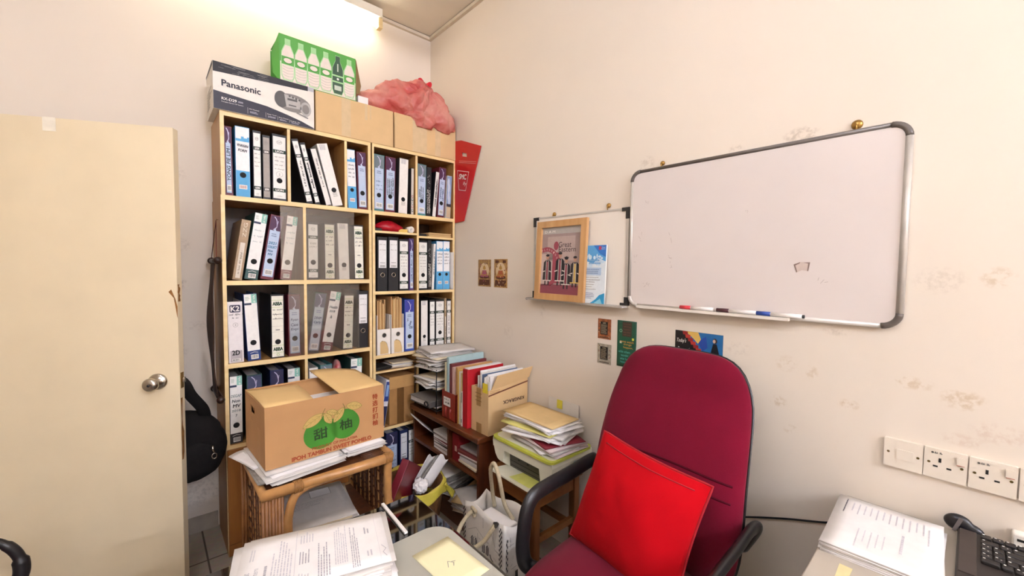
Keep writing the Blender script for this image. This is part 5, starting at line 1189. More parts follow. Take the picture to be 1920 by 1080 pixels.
# ------------------------------------------------------------------ tote bag
M_tote = mat('white printed tote', '#e2dbd0', .6, var=.04, scale=14); M_rope = mat('cream rope handle', '#bfb091', .75, var=.12, scale=120, bump=.3)
t = thing('tote_bag', 'white tote bag with a black drawing of town houses and thick cream handles', 'bag', (1.075, 1.298, 0), (0, 0, .08)); bw, bd, bh = .25, .13, .42
def wallf(x0, y0, x1, y1, bulge, nx, ny):
    return lambda u, v: (x0+(x1-x0)*u+nx*bulge*sin(pi*u)*sin(pi*min(1, v*1.1)), y0+(y1-y0)*u+ny*bulge*sin(pi*u)*sin(pi*min(1, v*1.1)), bh*v+(.012*sin(2*pi*u)*v if abs(nx) else -.03*sin(pi*u)*v**3))
X, Y = bd/2, bw/2
b = MB()
b.sheet(wallf(-X, Y, -X, -Y, .008, -1, 0), 14, 12, M_tote, .003).sheet(wallf(X, -Y, X, Y, .008, 1, 0), 14, 12, M_tote, .003).sheet(wallf(-X, -Y, X, -Y, -.012, 0, -1), 10, 12, M_tote, .003).sheet(wallf(X, Y, -X, Y, -.012, 0, 1), 10, 12, M_tote, .003)
b.box(-X, X, -Y, Y, 0, .003, M_tote); b.build('body', t)
b = MB(); bk = ink('#2b2724'); lg = ink('#6d645c'); q = P((-X-.0105, 0, 0), (0, -1, 0), (0, 0, 1)); r = random.Random(7)
for i in range(3):
    for j in range(28):
        if (i+j) % 2 == 0:
            for a in (-.118, .101):
                b.rect(q, a+.0055*i, a+.0055*(i+1), .14+.0095*j, .1495+.0095*j, bk, .0005)
for a in (-.065, -.042, .004, .027): b.poly([(a, .26), (a+.014, .26), (a+.014, .292), (a+.007, .302), (a, .292)], q, bk, .0005); b.rect(q, a+.0055, a+.0085, .262, .295, W, .0007)
b.disc(q, -.014, .285, .004, bk, .0005); b.poly([(-.022, .205), (-.005, .205), (-.005, .24), (-.0135, .25), (-.022, .24)], q, bk, .0005)
for k in range(34):
    x, z = r.uniform(-.085, .085), r.uniform(.15, .39); L = r.uniform(.01, .05); a = r.choice((0, pi/2, .5, -.5, pi/2, 0)); b.stroke(q, [(x, z), (x+L*cos(a), z+L*sin(a))], .0013, lg, .0005)
for k in range(6): b.hand(q, -.07+.02*k, -.03+.025*k, .19+.008*(k % 3), .012, bk, k, .0012, .0006)
b.stroke(q, [(.05, .27), (.058, .255), (.075, .245), (.088, .24)], .005, bk, .0006); b.stroke(q, [(-.085, .315), (-.035, .345), (.02, .315)], .0012, lg, .0005)
b.stroke(q, [(.03, .315), (.055, .365), (.08, .315)], .0012, lg, .0005)
for a in (-.08, -.055, .035, .06, .08): b.stroke(q, [(a, .22), (a+.012, .22), (a+.012, .235), (a, .235), (a, .22)], .001, lg, .0005)
q = P((0, -Y+.0115, 0), (1, 0, 0), (0, 0, 1)); q = P((0, -Y-.003, 0), (1, 0, 0), (0, 0, 1))
for k in range(16):
    x, z = r.uniform(-.05, .04), r.uniform(.1, .36); L = r.uniform(.01, .04); a = r.choice((0, pi/2, .6)); b.stroke(q, [(x, z), (x+L*cos(a), z+L*sin(a))], .0013, lg, .0005)
b.rect(q, -.01, .006, .15, .21, bk, .0006)
for j in range(20):
    b.rect(q, -X+.002+.005*(j % 2), -X+.007+.005*(j % 2), .12+.012*j, .131+.012*j, bk, .0006)
b.build('town_print', t)
b = MB(); b.tube(bez([(X-.01, .06, .37), (X-.03, .055, .45), (.0, .03, .56), (-.01, .0, .605), (-.01, -.03, .56), (.0, -.055, .45), (X-.02, -.06, .37)], 8), .0085, M_rope, 12); b.build('handle', t)
b = MB(); b.tube(bez([(-X-.006, .05, .385), (-X-.02, .055, .405), (-X-.07, .06, .37), (-X-.105, .045, .325), (-X-.10, -.01, .315), (-X-.06, -.06, .35), (-X-.02, -.075, .395), (-X-.004, -.07, .40)], 8), .0085, M_rope, 12); b.build('handle', t)
b = MB(); b.tube(bez([(-X-.008, .05, .40), (-X-.014, .035, .415), (-X-.012, .06, .42), (-X-.006, .05, .40)], 6), .007, M_rope, 10).tube(bez([(-X-.004, -.07, .41), (-X-.012, -.08, .40), (-X-.004, -.085, .415)], 6), .007, mat('dark knot', '#3a342c', .8), 10); b.build('knot', t)
tag(MB().box(-.035, .035, -.08, .08, 0, .365, M_paper, .004).build('paper_bundle', loc=(1.085, 1.29, .004), rot=(0, 0, .08)), 'white papers standing inside the tote bag', 'papers')
# ------------------------------------------------------------------ rattan side table
M_cane = mat('honey rattan cane', '#b8854e', .35, var=.18, scale=22, coat=.2); M_caned = mat('dark rattan', '#5a3116', .5, var=.3, scale=40); M_slat = mat('brown rattan slats', '#8d5c30', .45, var=.2, scale=30); M_bind = mat('rattan binding', '#a0703c', .4, var=.2, scale=90)
RX0, RX1, RY0, RY1, RZ = .275, .725, 1.535, 1.93, .652
t = thing('rattan_table', 'honey rattan side table with woven sides under the pomelo carton', 'table', ((RX0+RX1)/2, (RY0+RY1)/2, 0)); w, d = (RX1-RX0), (RY1-RY0); hx, hy = w/2, d/2
b = MB(); b.tube([V((-hx, -hy, RZ)), V((hx-.03, -hy, RZ))]+[V((hx-.03+.03*sin(a*pi/12), -hy+.03-.03*cos(a*pi/12), RZ)) for a in range(1, 7)]+[V((hx, hy-.03, RZ))]+[V((hx-.03+.03*cos(a*pi/12), hy-.03+.03*sin(a*pi/12), RZ)) for a in range(1, 7)]+[V((-hx, hy, RZ))], .019, M_cane, 14, closed=True); b.build('top_rail', t)
b = MB(); b.box(-hx+.012, hx-.012, -hy+.012, hy-.012, RZ-.006, RZ+.006, M_caned); b.build('tabletop', t)
b = MB()
for k in range(26):
    y = -hy+.02+(d-.04)*k/25; b.tube([(hx-.10+.001*k % .003, y, RZ+.008), (hx-.012, y, RZ+.008)], .004, M_caned, 6)
b.build('woven_edge', t)
for sx in (-1, 1):
    for sy in (-1, 1):
        b = MB()
        if sx < 0:
            for k in range(7): b.tube([(-hx-.004+.0095*k, sy*hy-.004*(k % 2), 0), (-hx-.004+.0095*k, sy*hy-.004*(k % 2), RZ-.005)], .0056, M_slat, 8)
            b.tube(bez([(-hx+.07, sy*hy, 0), (-hx+.07, sy*hy, .48), (-hx+.073, sy*hy, .56), (-hx+.09, sy*hy, RZ-.035), (-hx+.125, sy*hy, RZ-.012), (-hx+.18, sy*hy, RZ-.005)], 8), .0145, M_cane, 12)
        else:
            b.tube(bez([(hx-.012, sy*hy, 0), (hx-.014, sy*hy, .35), (hx-.018, sy*hy, .55), (hx-.015, sy*hy, RZ)], 8), .016, M_cane, 12)
            b.tube(bez([(hx-.015, sy*hy-.0, .50), (hx+.002, sy*hy, .42), (hx+.026, sy*hy+.003, .36), (hx+.012, sy*hy, .26)], 8), .012, M_cane, 10)
        b.build('leg', t)
for q in (-hx+.10, hx-.02):
    b = MB()
    for k in range(7): b.tube([V((q+.004*k-.01, -hy+.0205*cos(a*pi/6), RZ+.0205*sin(a*pi/6))) for a in range(12)], .0022, M_bind, 6, closed=True)
    b.build('binding', t)
for sx in (-1, 1):
    b = MB(); X = sx*(hx-.02)
    for k in range(22):
        y = -hy+.03+(d-.06)*k/21; b.tube([(X+.003*(k % 2), y, .05), (X-.003*(k % 2), y, RZ-.02)], .0045, M_caned if k % 3 else M_cane, 6)
    for k in range(26):
        z = .07+.022*k; b.tube([(X-sx*.005*(1 if k % 2 else -1), -hy+.02, z), (X+sx*.005*(1 if k % 2 else -1), hy-.02, z)], .0042, M_caned, 6)
    b.build('woven_side', t)
b = MB(); b.box(-hx+.03, hx-.03, -hy+.015, hy-.015, .385, .397, M_caned)
for sy in (-1, 1): b.tube([(-hx+.03, sy*hy*.96, .39), (hx-.03, sy*hy*.96, .39)], .012, M_cane, 10)
b.build('lower_shelf', t)
z = pile('white papers on the lower shelf of the rattan table', 'papers inside the rattan table', .475, 1.735, .4035, 7, .27, .30, 81, (.004, .008), .016, -.12, .12)
def pr(b, p): b.rect(p, .0, .08, .06, .12, GR, .0004); b.rect(p, .002, .078, .062, .118, M_paper, .0006); b.lines(p, -.09, .06, -.01, .04, 5, ink('#a59d96'), 3, .3, .5, .0006)
bundle('document', 'printed white sheet topmost on the lower shelf of the rattan table', 'paper', .48, 1.73, z, .27, .29, .003, -.12, M_paper, None, 2, .002, None, 9, pr)

# papers under the pomelo carton
dp_ = lambda x, y: -.22*max(0, y*0+1.56-y)**1.2-.15*max(0, .24-x)
z = RZ+.0205; r = random.Random(17)
lowcol = [M_paper2, MATS['newsprint'], M_paper, M_paper2]
z1 = pile('dog eared papers squashed under the left half of the pomelo carton', 'papers under the carton, left half', .402, 1.732, z, 6, .27, .32, 91, (.003, .005), .012, .05, .12, lowcol)
z2 = pile('white papers squashed under the right half of the pomelo carton', 'papers under the carton, right half', .640, 1.752, z, 6, .16, .30, 92, (.0035, .0048), .010, .10, .08, [M_paper, M_paper, M_paper2])
PZ = max(z1, z2)+.0005
def wf(b, p): pass
bundle('folded_leaflet', 'white folded sheet sticking out left of the pomelo carton', 'paper', .292, 1.79, z1-.010, .10, .20, .0035, .25, M_paper, None, 3, .004, lambda x, y: -.25*max(0, .25-x), 5)

# pomelo carton
t = thing('pomelo_carton', 'open brown fruit carton printed with two green pomelos', 'carton', (.294, 1.612, PZ), (0, 0, .045)); w, d, h = .442, .285, .222; e = .004
M_pom = mat('brown pomelo board', '#ba8c5c', .8, var=.05, scale=9)
b = MB(); b.box(0, w, 0, e, 0, h, M_pom).box(0, w, d-e, d, 0, h+.004, M_pom).box(w-e, w, e, d-e, 0, h, M_pom).box(e, w-e, e, d-e, 0, e, M_pom)
# left side with a hand hole
b.box(0, e, e, d-e, 0, h-.062, M_pom).box(0, e, e, d-e, h-.034, h, M_pom).box(0, e, e, .14, h-.062, h-.034, M_pom).box(0, e, .205, d-e, h-.062, h-.034, M_pom)
b.build('body', t)
M_flap = mat('pale board inside', '#ddb97e', .8, var=.04, scale=9)
b = MB(); b.sheet(lambda u, v: (.002+.185*u-.02*u*(1-v), .004+(d-.008)*v, h+.001-.010*u+.004*sin(pi*v)), 6, 6, M_flap, .004); b.build('flap', t)
b = MB(); b.sheet(lambda u, v: (w-.002-.20*u+.03*u*(1-v), .004+(d-.008)*v, h+.001+.030*sin(u*pi*.5)*v*.9-.012*u*(1-v)+.012*v), 6, 6, M_flap, .004); b.build('flap', t)
b = MB(); b.sheet(lambda u, v: (.008+(w-.016)*u, d-.005-.10*v*(.9), h-.002-.055*v), 6, 4, M_pom, .004); b.build('flap', t)
q = P((0, -.0003, 0), (1, 0, 0), (0, 0, 1)); gp = mat('pomelo green ink', '#3f8a22', .6, col2='#35761c', scale=8); og = ink('#9c3d14'); b = MB()
for cx, cz, rx, rz in ((.188, .084, .063, .059), (.279, .095, .058, .055)):
    n = 30; b.poly([(cx+rx*cos(2*pi*i/n), cz+rz*sin(2*pi*i/n)*(1+.12*(sin(2*pi*i/n) > 0)*abs(sin(2*pi*i/n))**3)) for i in range(n)], q, gp, .0004)
def leaf(ax, az, L, ang, wd):
    n = 12; up = []; dn = []
    for i in range(n+1):
        u = i/n; s = wd*sin(pi*u)**.8; x, z = L*u, s
        for lst, sg in ((up, 1), (dn, -1)): lst.append((ax+x*cos(ang)-sg*z*sin(ang), az+x*sin(ang)+sg*z*cos(ang)))
    lc = ink('#7d7a2a'); b.poly(up+dn[::-1], q, ink('#c3a25e'), .0006); b.stroke(q, up, .0013, lc, .0009); b.stroke(q, dn, .0013, lc, .0009); b.stroke(q, [(ax, az), (ax+L*cos(ang), az+L*sin(ang))], .0011, lc, .0009)
    for k in range(1, 5):
        u = k/5; x, z = ax+L*u*cos(ang), az+L*u*sin(ang)
        for sg in (-1, 1): b.stroke(q, [(x, z), (x+.012*cos(ang+sg*.8), z+.012*sin(ang+sg*.8))], .0007, lc, .0009)
leaf(.198, .158, .085, pi+.48, .018); leaf(.200, .158, .052, -1.05, .014); leaf(.275, .165, .066, pi+.9, .015); leaf(.282, .168, .066, -.20, .016); leaf(.208, .163, .048, -.35, .011)
b.stroke(q, [(.190, .145), (.195, .162), (.203, .176)], .002, ink('#5a5a1e'), .001); b.stroke(q, [(.279, .150), (.277, .166), (.270, .180)], .002, ink('#5a5a1e'), .001)
b.build('fruit_print', t)
b = MB(); dgn = ink('#1f3a12')
b.text(q, '\u751c', .186, .084, .050, .042, dgn, .05, bold=.0007); b.text(q, '\u67da', .281, .096, .048, .040, dgn, .05, bold=.0007)
b.text(q, 'PRODUCT OF MALAYSIA', .241, .0335, .172, .0095, og, bold=.0004); b.text(q, 'IPOH TAMBUN SWEET POMELO', .235, .014, .30, .0150, og, bold=.0009)
for k, chx in enumerate('\u7279\u9009\u6253\u626a\u67da'): b.text(q, chx, .403, .180-.0275*k, .022, .022, og, bold=.0007)
b.build('lettering', t)
q = P((-.0003, 0, 0), (0, -1, 0), (0, 0, 1)); b = MB(); b.lines(q, -.19, -.155, .135, .15, 2, ink('#a3763f'), 2, .5, .1); b.rect(q, -.10, -.06, .005, .13, ink('#b98548'), .0004); b.build('side_print', t)
z = pile('white papers lying inside the open pomelo carton', 'papers inside the pomelo carton', .515, 1.765, PZ+.006, 8, .32, .21, 95, (.018, .023), .004, .045, .03, [M_paper])

# ------------------------------------------------------------------ waste basket
BX, BY = .972, 1.835
t = thing('waste_basket', 'round wicker waste basket lined with a yellow bag, heaped with paper', 'basket', (BX, BY, 0))
M_wick = mat('wicker', '#6e4a28', .7, var=.3, scale=60, bump=.4); M_yel = mat('thin yellow plastic', '#cdbd4a', .35, var=.14, scale=16, bump=.2)
n = 60; b = MB(); prof = [(0, 0), (.118, 0), (.122, .01), (.160, .335), (.160, .345), (.153, .345), (.116, .012), (0, .012)]
b.lathe(prof, M_wick, seg=48); b.build('basket', t)
b = MB()
rf = lambda a: .006*sin(5*a)+.005*sin(9*a+1)
def liner(u, v):
    a = 2*pi*u; k = v
    if k < .4: R, z = .135+.02*(k/.4)**.5, .22+.128*(k/.4)
    elif k < .55: R, z = .155+.012*((k-.4)/.15), .349+.004
    else: R, z = .168+.006*((k-.55)/.45)+rf(a)*.8, .352-(.055+.012*sin(3*a+2)+.008*sin(7*a))*((k-.55)/.45)
    return (R*cos(a), R*sin(a), z+rf(a)*.6)
b.sheet(liner, 72, 14, M_yel, .0015); b.build('liner', t)
b = MB(); b.sheet(lambda u, v: (.115+.045*v+.02*(u-.5)+.008*sin(5*u+3*v), -.125-.012*v+.03*(u-.5), .345-.075*v+.010*sin(6*u+2*v)), 8, 8, M_yel, .0015); b.build('liner_tail', t)
o = MB().box(-.10, .10, -.018, .018, -.13, .16, ink('#6d1420', .4), .003).build('maroon_file', loc=(BX-.055, BY-.055, .365), rot=(.35, -.95, .35)); tag(o, 'dark maroon flat file thrown slantwise into the waste basket', 'file')
r = random.Random(6); 
for k, (x, y, z, rx, ry, rz, m_, lb) in enumerate(((.045, -.03, .385, .35, .45, .5, M_paper, 'white folded paper standing in the waste basket'), (.075, -.05, .375, .3, .7, .4, MATS['newsprint'], 'grey creased paper behind the white one in the waste basket'), (.095, -.055, .375, .2, .75, .3, M_paper, 'narrow white paper at the right of the waste basket'))):
    bb = MB(); bb.sheet(lambda u, v: (.075*(u-.5), .004*sin(4*u+k), .15*(v-.4)+.006*sin(7*u)), 10, 6, m_, .002); tag(bb.build('waste_paper', loc=(BX+x, BY+y, z), rot=(rx, ry, rz)), lb, 'waste paper', 'waste paper in the basket')
for k, (x, y, z, s, m_, lb) in enumerate(((.005, -.085, .355, .036, M_paper, 'crumpled white paper ball at the near rim of the waste basket'), (-.01, .06, .34, .045, M_yel, 'yellow crumple at the far side of the waste basket'), (.02, -.01, .325, .05, MATS['newsprint'], 'grey brown crumpled paper in the middle of the waste basket'))):
    bb = MB(); bb.blob([((0, 0, 0), (s, s*.9, s*.8))], (0, 0, 0), m_, 32, 18, wr=.012, wf=24, seed=20+k); o = bb.build('paper_ball', loc=(BX+x, BY+y, z)); tag(o, lb, 'waste paper')
    for p_ in o.data.polygons: p_.use_smooth = False

# ------------------------------------------------------------------ desk
M_deskglass = mat('black glass', '#0b0908', .04, var=.1, coat=1.); M_desk = wood('dark desk wood', '#33221a', '#241610', 'y', .35)
t = thing('desk', 'dark desk with a black glass top in front of the bookcases', 'desk', (.23, .36, 0))
MB().box(-.345, .345, -.715, .715, .742, .750, M_deskglass, .002).build('glass_top', t)
MB().box(-.335, .335, -.70, .70, .715, .7415, M_desk, .003).build('worktop', t)
for sx in (-1, 1): MB().box(sx*.31-.012, sx*.31+.012, -.66, .66, 0, .715, M_desk).build('side_panel', t)
MB().box(-.298, .298, .60, .62, .25, .715, M_desk).build('modesty_panel', t)
M_edge = mat('glass edge', '#8a8f88', .15, var=.05)
b = MB(); b.tube([(-.344, .7155, .746), (.344, .7155, .746)], .0022, M_edge, 8); b.tube([(.3455, .714, .746), (.3455, -.714, .746)], .0022, M_edge, 8); b.build('glass_edge', t)
t = thing('desk_mat', 'large pale grey desk mat with a rounded corner on the black glass', 'desk mat', (.255, .47, .7503))
MB().prism(rr(.62, .865, .055, 10), P((0, 0, 0), (1, 0, 0), (0, 1, 0)), .003, mat('grey desk mat vinyl', '#a9a699', .45, var=.03, scale=5)).build('mat', t)
def pr(b, p): b.stroke(p, [(-.012, -.01), (-.002, .006), (.006, -.006), (.0, -.014)], .0013, GR, .0006); b.stroke(p, [(.004, .0), (.012, -.004)], .0013, GR, .0006)
bundle('yellow_paper', 'blank pale yellow sheet lying on the grey desk mat', 'paper', .497, .758, .7536, .100, .155, .0012, .06, mat('pale yellow paper', '#e8e0b4', .7, var=.02), None, 1, 0, None, 1, pr)
o = MB().box(-.0045, .0045, -.08, .08, 0, .006, ink('#e9e2da', .35), .0015).build('white_rod', loc=(.4765, .998, .7505), rot=(0, 0, -.06)); tag(o, 'thin white plastic rod lying at the far edge of the black glass', 'rod')

# stack of statements
z = .7536; r = random.Random(5)
specs = []
for k in range(9):
    th = r.uniform(.003, .0055)
    bundle('document', 'white printed statement in the stack on the desk', 'documents', .262+r.uniform(-.014, .010)+.004*(k < 4), .926+r.uniform(-.008, .008), z, .292, .19, th, -.29+r.uniform(-.10, .10)*(k < 8), M_paper if k % 2 else M_paper2, 'statements stacked on the desk', 3, .003, None, 300+k, None); z += th+.0006
def pr(b, p):
    # page turned: its top edge is at the left, lines run up the page's left-right
    q = P(p.o, p.y, -p.x); gy = ink('#aaa6ac'); gy2 = ink('#c6c2c7')
    # q: a along the short side (0 centre), b along the long side, heading end at the left of the photo
    b.text(q, 'Great', -.030, .128, .03, .012, gy, lift=.0006); b.text(q, 'Eastern', -.026, .112, .038, .010, gy, lift=.0006); b.lines(q, .02, .06, .118, .128, 2, gy2, 1, .4, .2)
    b.lines(q, -.08, .0, .088, .10, 1, gy, 3, .4, .3); b.lines(q, -.085, .082, .045, .085, 7, gy2, 5, .4, .5); b.rect(q, -.088, .088, .040, .0408, gy2)
    for k, (a0, a1, b0, b1, n) in enumerate(((-.085, -.05, .012, .034, 4), (-.03, .02, .012, .034, 4), (.04, .082, .005, .034, 5), (-.085, .03, -.028, -.002, 5), (-.06, .082, -.062, -.035, 6), (-.085, .08, -.085, -.068, 4), (-.06, -.03, -.112, -.098, 2), (.02, .05, -.112, -.098, 2))): b.lines(q, a0, a1, b0, b1, n, gy if k % 2 else gy2, 40+k, .42, .45)
    b.stroke(q, [(-.075, -.138), (-.06, -.132), (-.05, -.139), (-.035, -.131)], .001, gy); b.rect(q, -.09, .09, -.1262, -.1258, gy2)
bundle('document', 'topmost white printed statement on the stack on the desk, lying sideways', 'documents', .262, .924, z, .290, .188, .002, -.29, M_paper, None, 1, 0, None, 1, pr)

# ------------------------------------------------------------------ office chair
M_vel = mat('maroon velour', '#6f0a24', .92, var=.12, scale=7, sheen=.08, spec=.15, bump=.12, bscale=420); M_blackp = mat('black moulded plastic', '#1b191a', .38, var=.12, scale=90, bump=.06, bscale=300)
t = thing('office_chair', 'maroon high backed office chair with black plastic arms', 'chair', (1.10, .688, 0), (0, 0, 0))
# local x: 0 at 1.10, back towards +x ; y across
def backout():
    pts = []; n = 80
    for i in range(n):
        a = 2*pi*i/n; c, s = cos(a), sin(a)
        e = 4.4; k = (abs(c)**e+abs(s)**e)**(-1/e); x, z = k*c, k*s
        wd = .262-.014*z-.010*z*z
        pts.append((x*wd, z*.370+.306))
    return pts
lean = .20
def bf(a, b, d):
    u = b/.69; curve = -.035*sin(pi*min(1, u*1.3))+.02*u
    x = .205+b*sin(lean)+curve+.018*(a/.26)**2*-1; z = .47+b*cos(lean)
    return (x-d*cos(lean), a, z+d*sin(lean))
b = MB(); b.pillow(backout(), .062, .02, M_vel, bf, p=3.2, rings=14, q=.62); b.build('backrest', t)
b = MB()
for zc, dp in ((.305, .0), (.255, .0)):
    pts = []
    for i in range(25):
        a = -.235+.47*i/24; 
        import math as _m
        q_ = 1-max(abs(a)/.262, abs(zc-.306)/.370)**3.2; d = .062*max(0, q_)**.62-.0005
        pts.append(bf(a, zc+.006*_m.cos(a*9), d))
    b.tube(pts, .0035, mat('maroon piping', '#4d0a1b', .9, spec=.1), 8)
b.build('piping', t)
b = MB(); sh = [(x*1.012, (z-.306)*1.008+.306) for x, z in backout()]
b.pillow(sh, .006, .045, M_blackp, lambda A, B_, d: bf(A, B_, d-.012), p=4, rings=8, q=.6); b.build('back_shell', t)
def seatout():
    pts = []
    for i in range(64):
        a = 2*pi*i/64; c, s = cos(a), sin(a); e = 3.4; k = (abs(c)**e+abs(s)**e)**(-1/e); pts.append((k*c*.265-.025, k*s*(.242-.02*(-k*c))))
    return pts
b = MB(); b.pillow(seatout(), .075, .035, M_vel, lambda a, c, d: (a-.055, c, .435+d-.05*max(0, (-.16-a))**1.0*(1 if a < -.16 else 0)), p=3.2, rings=12, q=.6); b.build('seat', t)
b = MB(); b.pillow([(x*.93, y*.93) for x, y in seatout()], .004, .03, M_blackp, lambda a, c, d: (a-.055, c, .405+d), p=4, rings=6); b.build('seat_shell', t)
for sy in (-1, 1):
    b = MB(); Y = sy*.288
    path = bez([(.245, sy*.255, .575), (.235, Y, .645), (.20, Y, .665), (.08, Y, .655), (-.05, Y, .648), (-.115, Y, .638), (-.150, Y, .60), (-.165, Y, .53), (-.168, Y, .46), (-.15, Y*.97, .405), (-.10, sy*.22, .385)], 7)
    b.tube(path, .026, M_blackp, 16, ry=.014, up=(0, 0, 1)); b.build('arm', t)
b = MB(); b.lathe([(0, 0), (.028, 0), (.028, .22), (.022, .22), (.022, .36), (.06, .37), (.06, .39), (0, .39)], M_blackp, (-.075, 0, .06), 20); b.build('gas_lift', t)
b = MB(); b.box(-.16, .26, -.03, .03, .385, .41, M_blackp, .004)
b.tube(bez([(.18, 0, .39), (.27, 0, .42), (.285, 0, .55), (.30, 0, .75)], 6), .03, M_blackp, 10, ry=.008, up=(1, 0, 0)); b.build('mechanism', t)
for k in range(5):
    a = 2*pi*k/5+.3; c, s = cos(a), sin(a); cx = -.075
    b = MB(); b.tube([(cx+.02*c, .02*s, .095), (cx+.17*c, .17*s, .085), (cx+.27*c, .27*s, .07)], [.022, .018, .013], M_blackp, 10); b.build('leg', t)
    b = MB(); ct = V((cx+.27*c, .27*s, .028))
    b.lathe([(0, -.012), (.027, -.012), (.027, .012), (0, .012)], M_black, ct+V((0, 0, 0)), 20, Matrix.Rotation(a, 3, 'Z') @ Matrix.Rotation(pi/2, 3, 'X')); b.tube([ct+V((0, 0, .02)), ct+V((0, 0, .042))], .006, M_chrome, 8); b.build('caster', t)

# red cushion
M_red = mat('red cotton', '#b80714', .92, var=.06, scale=9, sheen=.02, spec=.1, bump=.15, bscale=500)
t = thing('cushion', 'bright red square cushion leaning on the maroon chair back', 'cushion', (1.142, .685, .648), (0, 0, 0))
def cushout(s=.192, n=20):
    pts = []
    cs = [(1, 1), (-1, 1), (-1, -1), (1, -1)]
    for i in range(4):
        a, b_ = cs[i], cs[(i+1) % 4]
        for k in range(n):
            u = k/n; x, y = a[0]+(b_[0]-a[0])*u, a[1]+(b_[1]-a[1])*u; sag = 1-.055*sin(pi*u)
            pts.append((x*s*(sag if abs(a[0]-b_[0]) < 1e-6 else 1), y*s*.96*(sag if abs(a[1]-b_[1]) < 1e-6 else 1)))
    return pts
Mr = Matrix.Rotation(.36, 3, 'Y')
def cf(a, b_, d):
    ra = -.115; A, B_ = a*cos(ra)-b_*sin(ra), a*sin(ra)+b_*cos(ra)
    wr = .010*noise.noise(V((a*9, b_*9, 3)))+.004*noise.noise(V((a*26, b_*14, 1)))
    v = Mr @ V((-d-wr*min(1, abs(d)*25)*(d > 0), -A, B_)); return tuple(v)
b = MB(); b.pillow(cushout(), .088, .06, M_red, cf, rings=16, depth=lambda A, B_: (max(0, 1-abs(A/.194)**2.4)*max(0, 1-abs(B_/.187)**2.4))**.72); b.build('cover', t)
b = MB(); b.tube([V(cf(a*1.01, c*1.01, 0)) for a, c in cushout()], .004, mat('red seam', '#a30d1a', .8), 8, closed=True)
top = [q for q in cushout() if q[1] > .16]
b.tube([V(cf(.19-.38*i/24, .158-.008*sin(pi*i/24), .088*(max(0, 1-abs((.19-.38*i/24)/.194)**2.4)*max(0, 1-abs((.158-.008*sin(pi*i/24))/.187)**2.4))**.72+.001)) for i in range(2, 23)], .0022, MATS['red seam'], 6); b.build('seam', t)

# ------------------------------------------------------------------ side desk
M_lam = mat('grey laminate', '#b9ae9e', .4, var=.03, scale=8)
t = thing('side_desk', 'grey laminate side desk along the right wall under the sockets', 'desk', (1.30, -.29, 0))
MB().box(-.24, .262, -.50, .515, .725, .75, M_lam, .003).build('top', t)
for y in (-.48, .48): MB().box(-.22, .22, y-.012, y+.012, 0, .725, M_lam).build('leg_panel', t)
tag(MB().prism([(-.035, -.01), (.03, -.012), (.03, .012), (-.035, .01)], P((0, 0, 0), (1, 0, 0), (0, 1, 0)), .0006, ink('#dccf9a')).build('yellow_label', loc=(1.145, .165, .7503)), 'small yellowed paper label on the side desk below the white papers', 'label')
z = .7504; r = random.Random(2)
for k in range(4):
    th = .0048; bundle('document', 'white sheets in the stack on the side desk', 'documents', 1.352+.005*k*0, .122+r.uniform(-.003, .003), z, .297, .205, th, .03+r.uniform(-.02, .02), M_paper, 'sheets stacked on the side desk', 3, .002, None, 400+k); z += th+.0005
def pr(b, p):
    q = P(p.o, -p.x, -p.y); gy = ink('#cdc8cd')
    b.lines(q, -.10, -.01, .075, .082, 1, gy, 1, .4, .1); b.lines(q, -.02, .10, .03, .04, 1, gy, 2, .5, .2); b.lines(q, .02, .12, -.05, .01, 5, ink('#d3ced2'), 6, .2, .4)
    b.lines(q, -.12, -.05, -.075, .075, 12, gy, 7, .22, .3); b.lines(q, -.13, -.04, -.088, -.081, 1, ink('#55505a'), 9, .35, .1)
bundle('document', 'topmost white printed sheet on the side desk', 'documents', 1.352, .122, z, .297, .207, .0022, .03, M_paper, None, 1, 0, None, 2, pr)
# keyboard
t = thing('keyboard', 'black computer keyboard with white lettered keys on the side desk', 'keyboard', (1.425, -.215, .7508), (0, -.05, 0)); kw, kd = .43, .205
kp = mat('key plastic', '#221d1b', .5, var=.1)
MB().box(-kd/2-.03, kd/2, -kw/2, kw/2, .004, .020, mat('keyboard base', '#2a2321', .5, var=.08), .004).build('base', t)
b = MB(); lt = MB(); q = P((0, 0, .0285), (0, -1, 0), (1, 0, 0)); r = random.Random(1)
rows = 6; u = .0186
for i in range(rows):
    x = kd/2-.018-i*.0212-(.006 if i else 0); y = kw/2-.038
    while y > -kw/2+.016:
        ww = u*(1 if r.random() < .86 or i == 0 else 1.6); 
        if y-ww < -kw/2+.006: break
        b.box(x-.0088, x+.0088, y-ww+.0015, y-.0005, .020, .0275, kp, .0012, seg=1)
        lt.rect(q, -(y-.003), -(y-.0068), x+.002, x+.0052, W, .0003)
        if r.random() < .4: lt.rect(q, -(y-.010), -(y-.0125), x-.003, x-.001, W, .0003)
        y -= ww+.0004
b.build('keys', t); lt.build('key_legends', t)
MB().box(-kd/2, kd/2-.004, kw/2-.032, kw/2-.004, .0195, .0225, mat('key margin', '#3a2f2b', .4, var=.1), .001).build('side_strip', t)
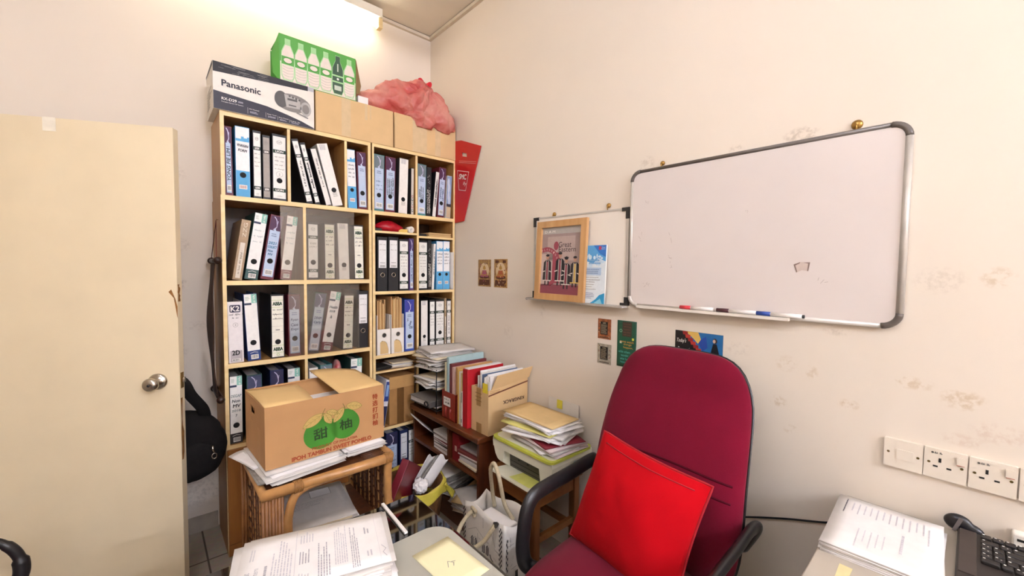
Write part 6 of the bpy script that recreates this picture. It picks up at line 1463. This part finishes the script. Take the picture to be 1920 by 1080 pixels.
t = thing('computer_mouse', 'black rounded mouse with a grey stripe standing behind the keyboard', 'mouse', (1.5445, -.012, .7504), (0, 0, 0))
def mf(p): return V((p.x, p.y, max(p.z, 0)))
b = MB(); b.blob([((0, .012, .030), (.013, .026, .021)), ((0, -.008, .018), (.012, .026, .018)), ((0, -.03, .007), (.009, .022, .008))], (0, .003, .020), M_black, 48, 28, k=.003, clamp=mf); b.build('body', t)
b = MB(); b.prism([(-.010, -.018), (-.003, -.020), (.009, .016), (.002, .019)], P((-.0132, .012, .030), (0, -1, 0), (0, 0, 1)), .0015, ink('#6a6360', .3)); b.build('stripe', t)

# ------------------------------------------------------------------ visitor chair at the lower left
t = thing('visitor_chair', 'chair with a black rounded loop arm, cut off at the lower left of the photo', 'chair', (-.452, 1.29, .0)); 
MB().box(-.20, .19, -.21, .21, .42, .47, M_vel, .02, seg=3).build('seat', t)
b = MB(); b.pillow(rr(.40, .34, .08, 8), .03, .02, M_vel, lambda a, c, d: (-.215+d-.1*(c+.17)*.3, a, .70+c), p=3, rings=8); b.build('backrest', t)
for sx in (-.17, .16):
    for sy in (-.19, .19): MB().tube([(sx, sy, 0), (sx, sy, .43)], .012, M_blackp, 10).build('leg', t)
MB().tube([(-.20, -.1, .43), (-.23, -.1, .6)], .012, M_blackp, 8).tube([(-.20, .1, .43), (-.23, .1, .6)], .012, M_blackp, 8).build('back_post', t)
for sy in (-1, 1):
    Y = sy*.215
    b = MB(); b.tube(bez([(-.20, Y, .66+.0), (-.10, Y, .765), (.06, Y, .777), (.15, Y, .770), (.188, Y, .745), (.208, Y, .70), (.203, Y, .65), (.16, Y, .590), (.10, Y, .555), (.06, Y, .47)], 7), [.008]*7+[.008]*7+[.008]*7+[.009]*7+[.011]*7+[.015]*7+[.016]*7+[.015]*7+[.014]*7+[.014], M_blackp, 14); b.build('arm', t)
    b = MB(); b.lathe([(0, -.02), (.034, -.02), (.038, -.012), (.038, .012), (.034, .02), (0, .02)], M_blackp, (.125, Y, .632), 24, Matrix.Rotation(pi/2, 3, 'X')); b.build('arm_knob', t)
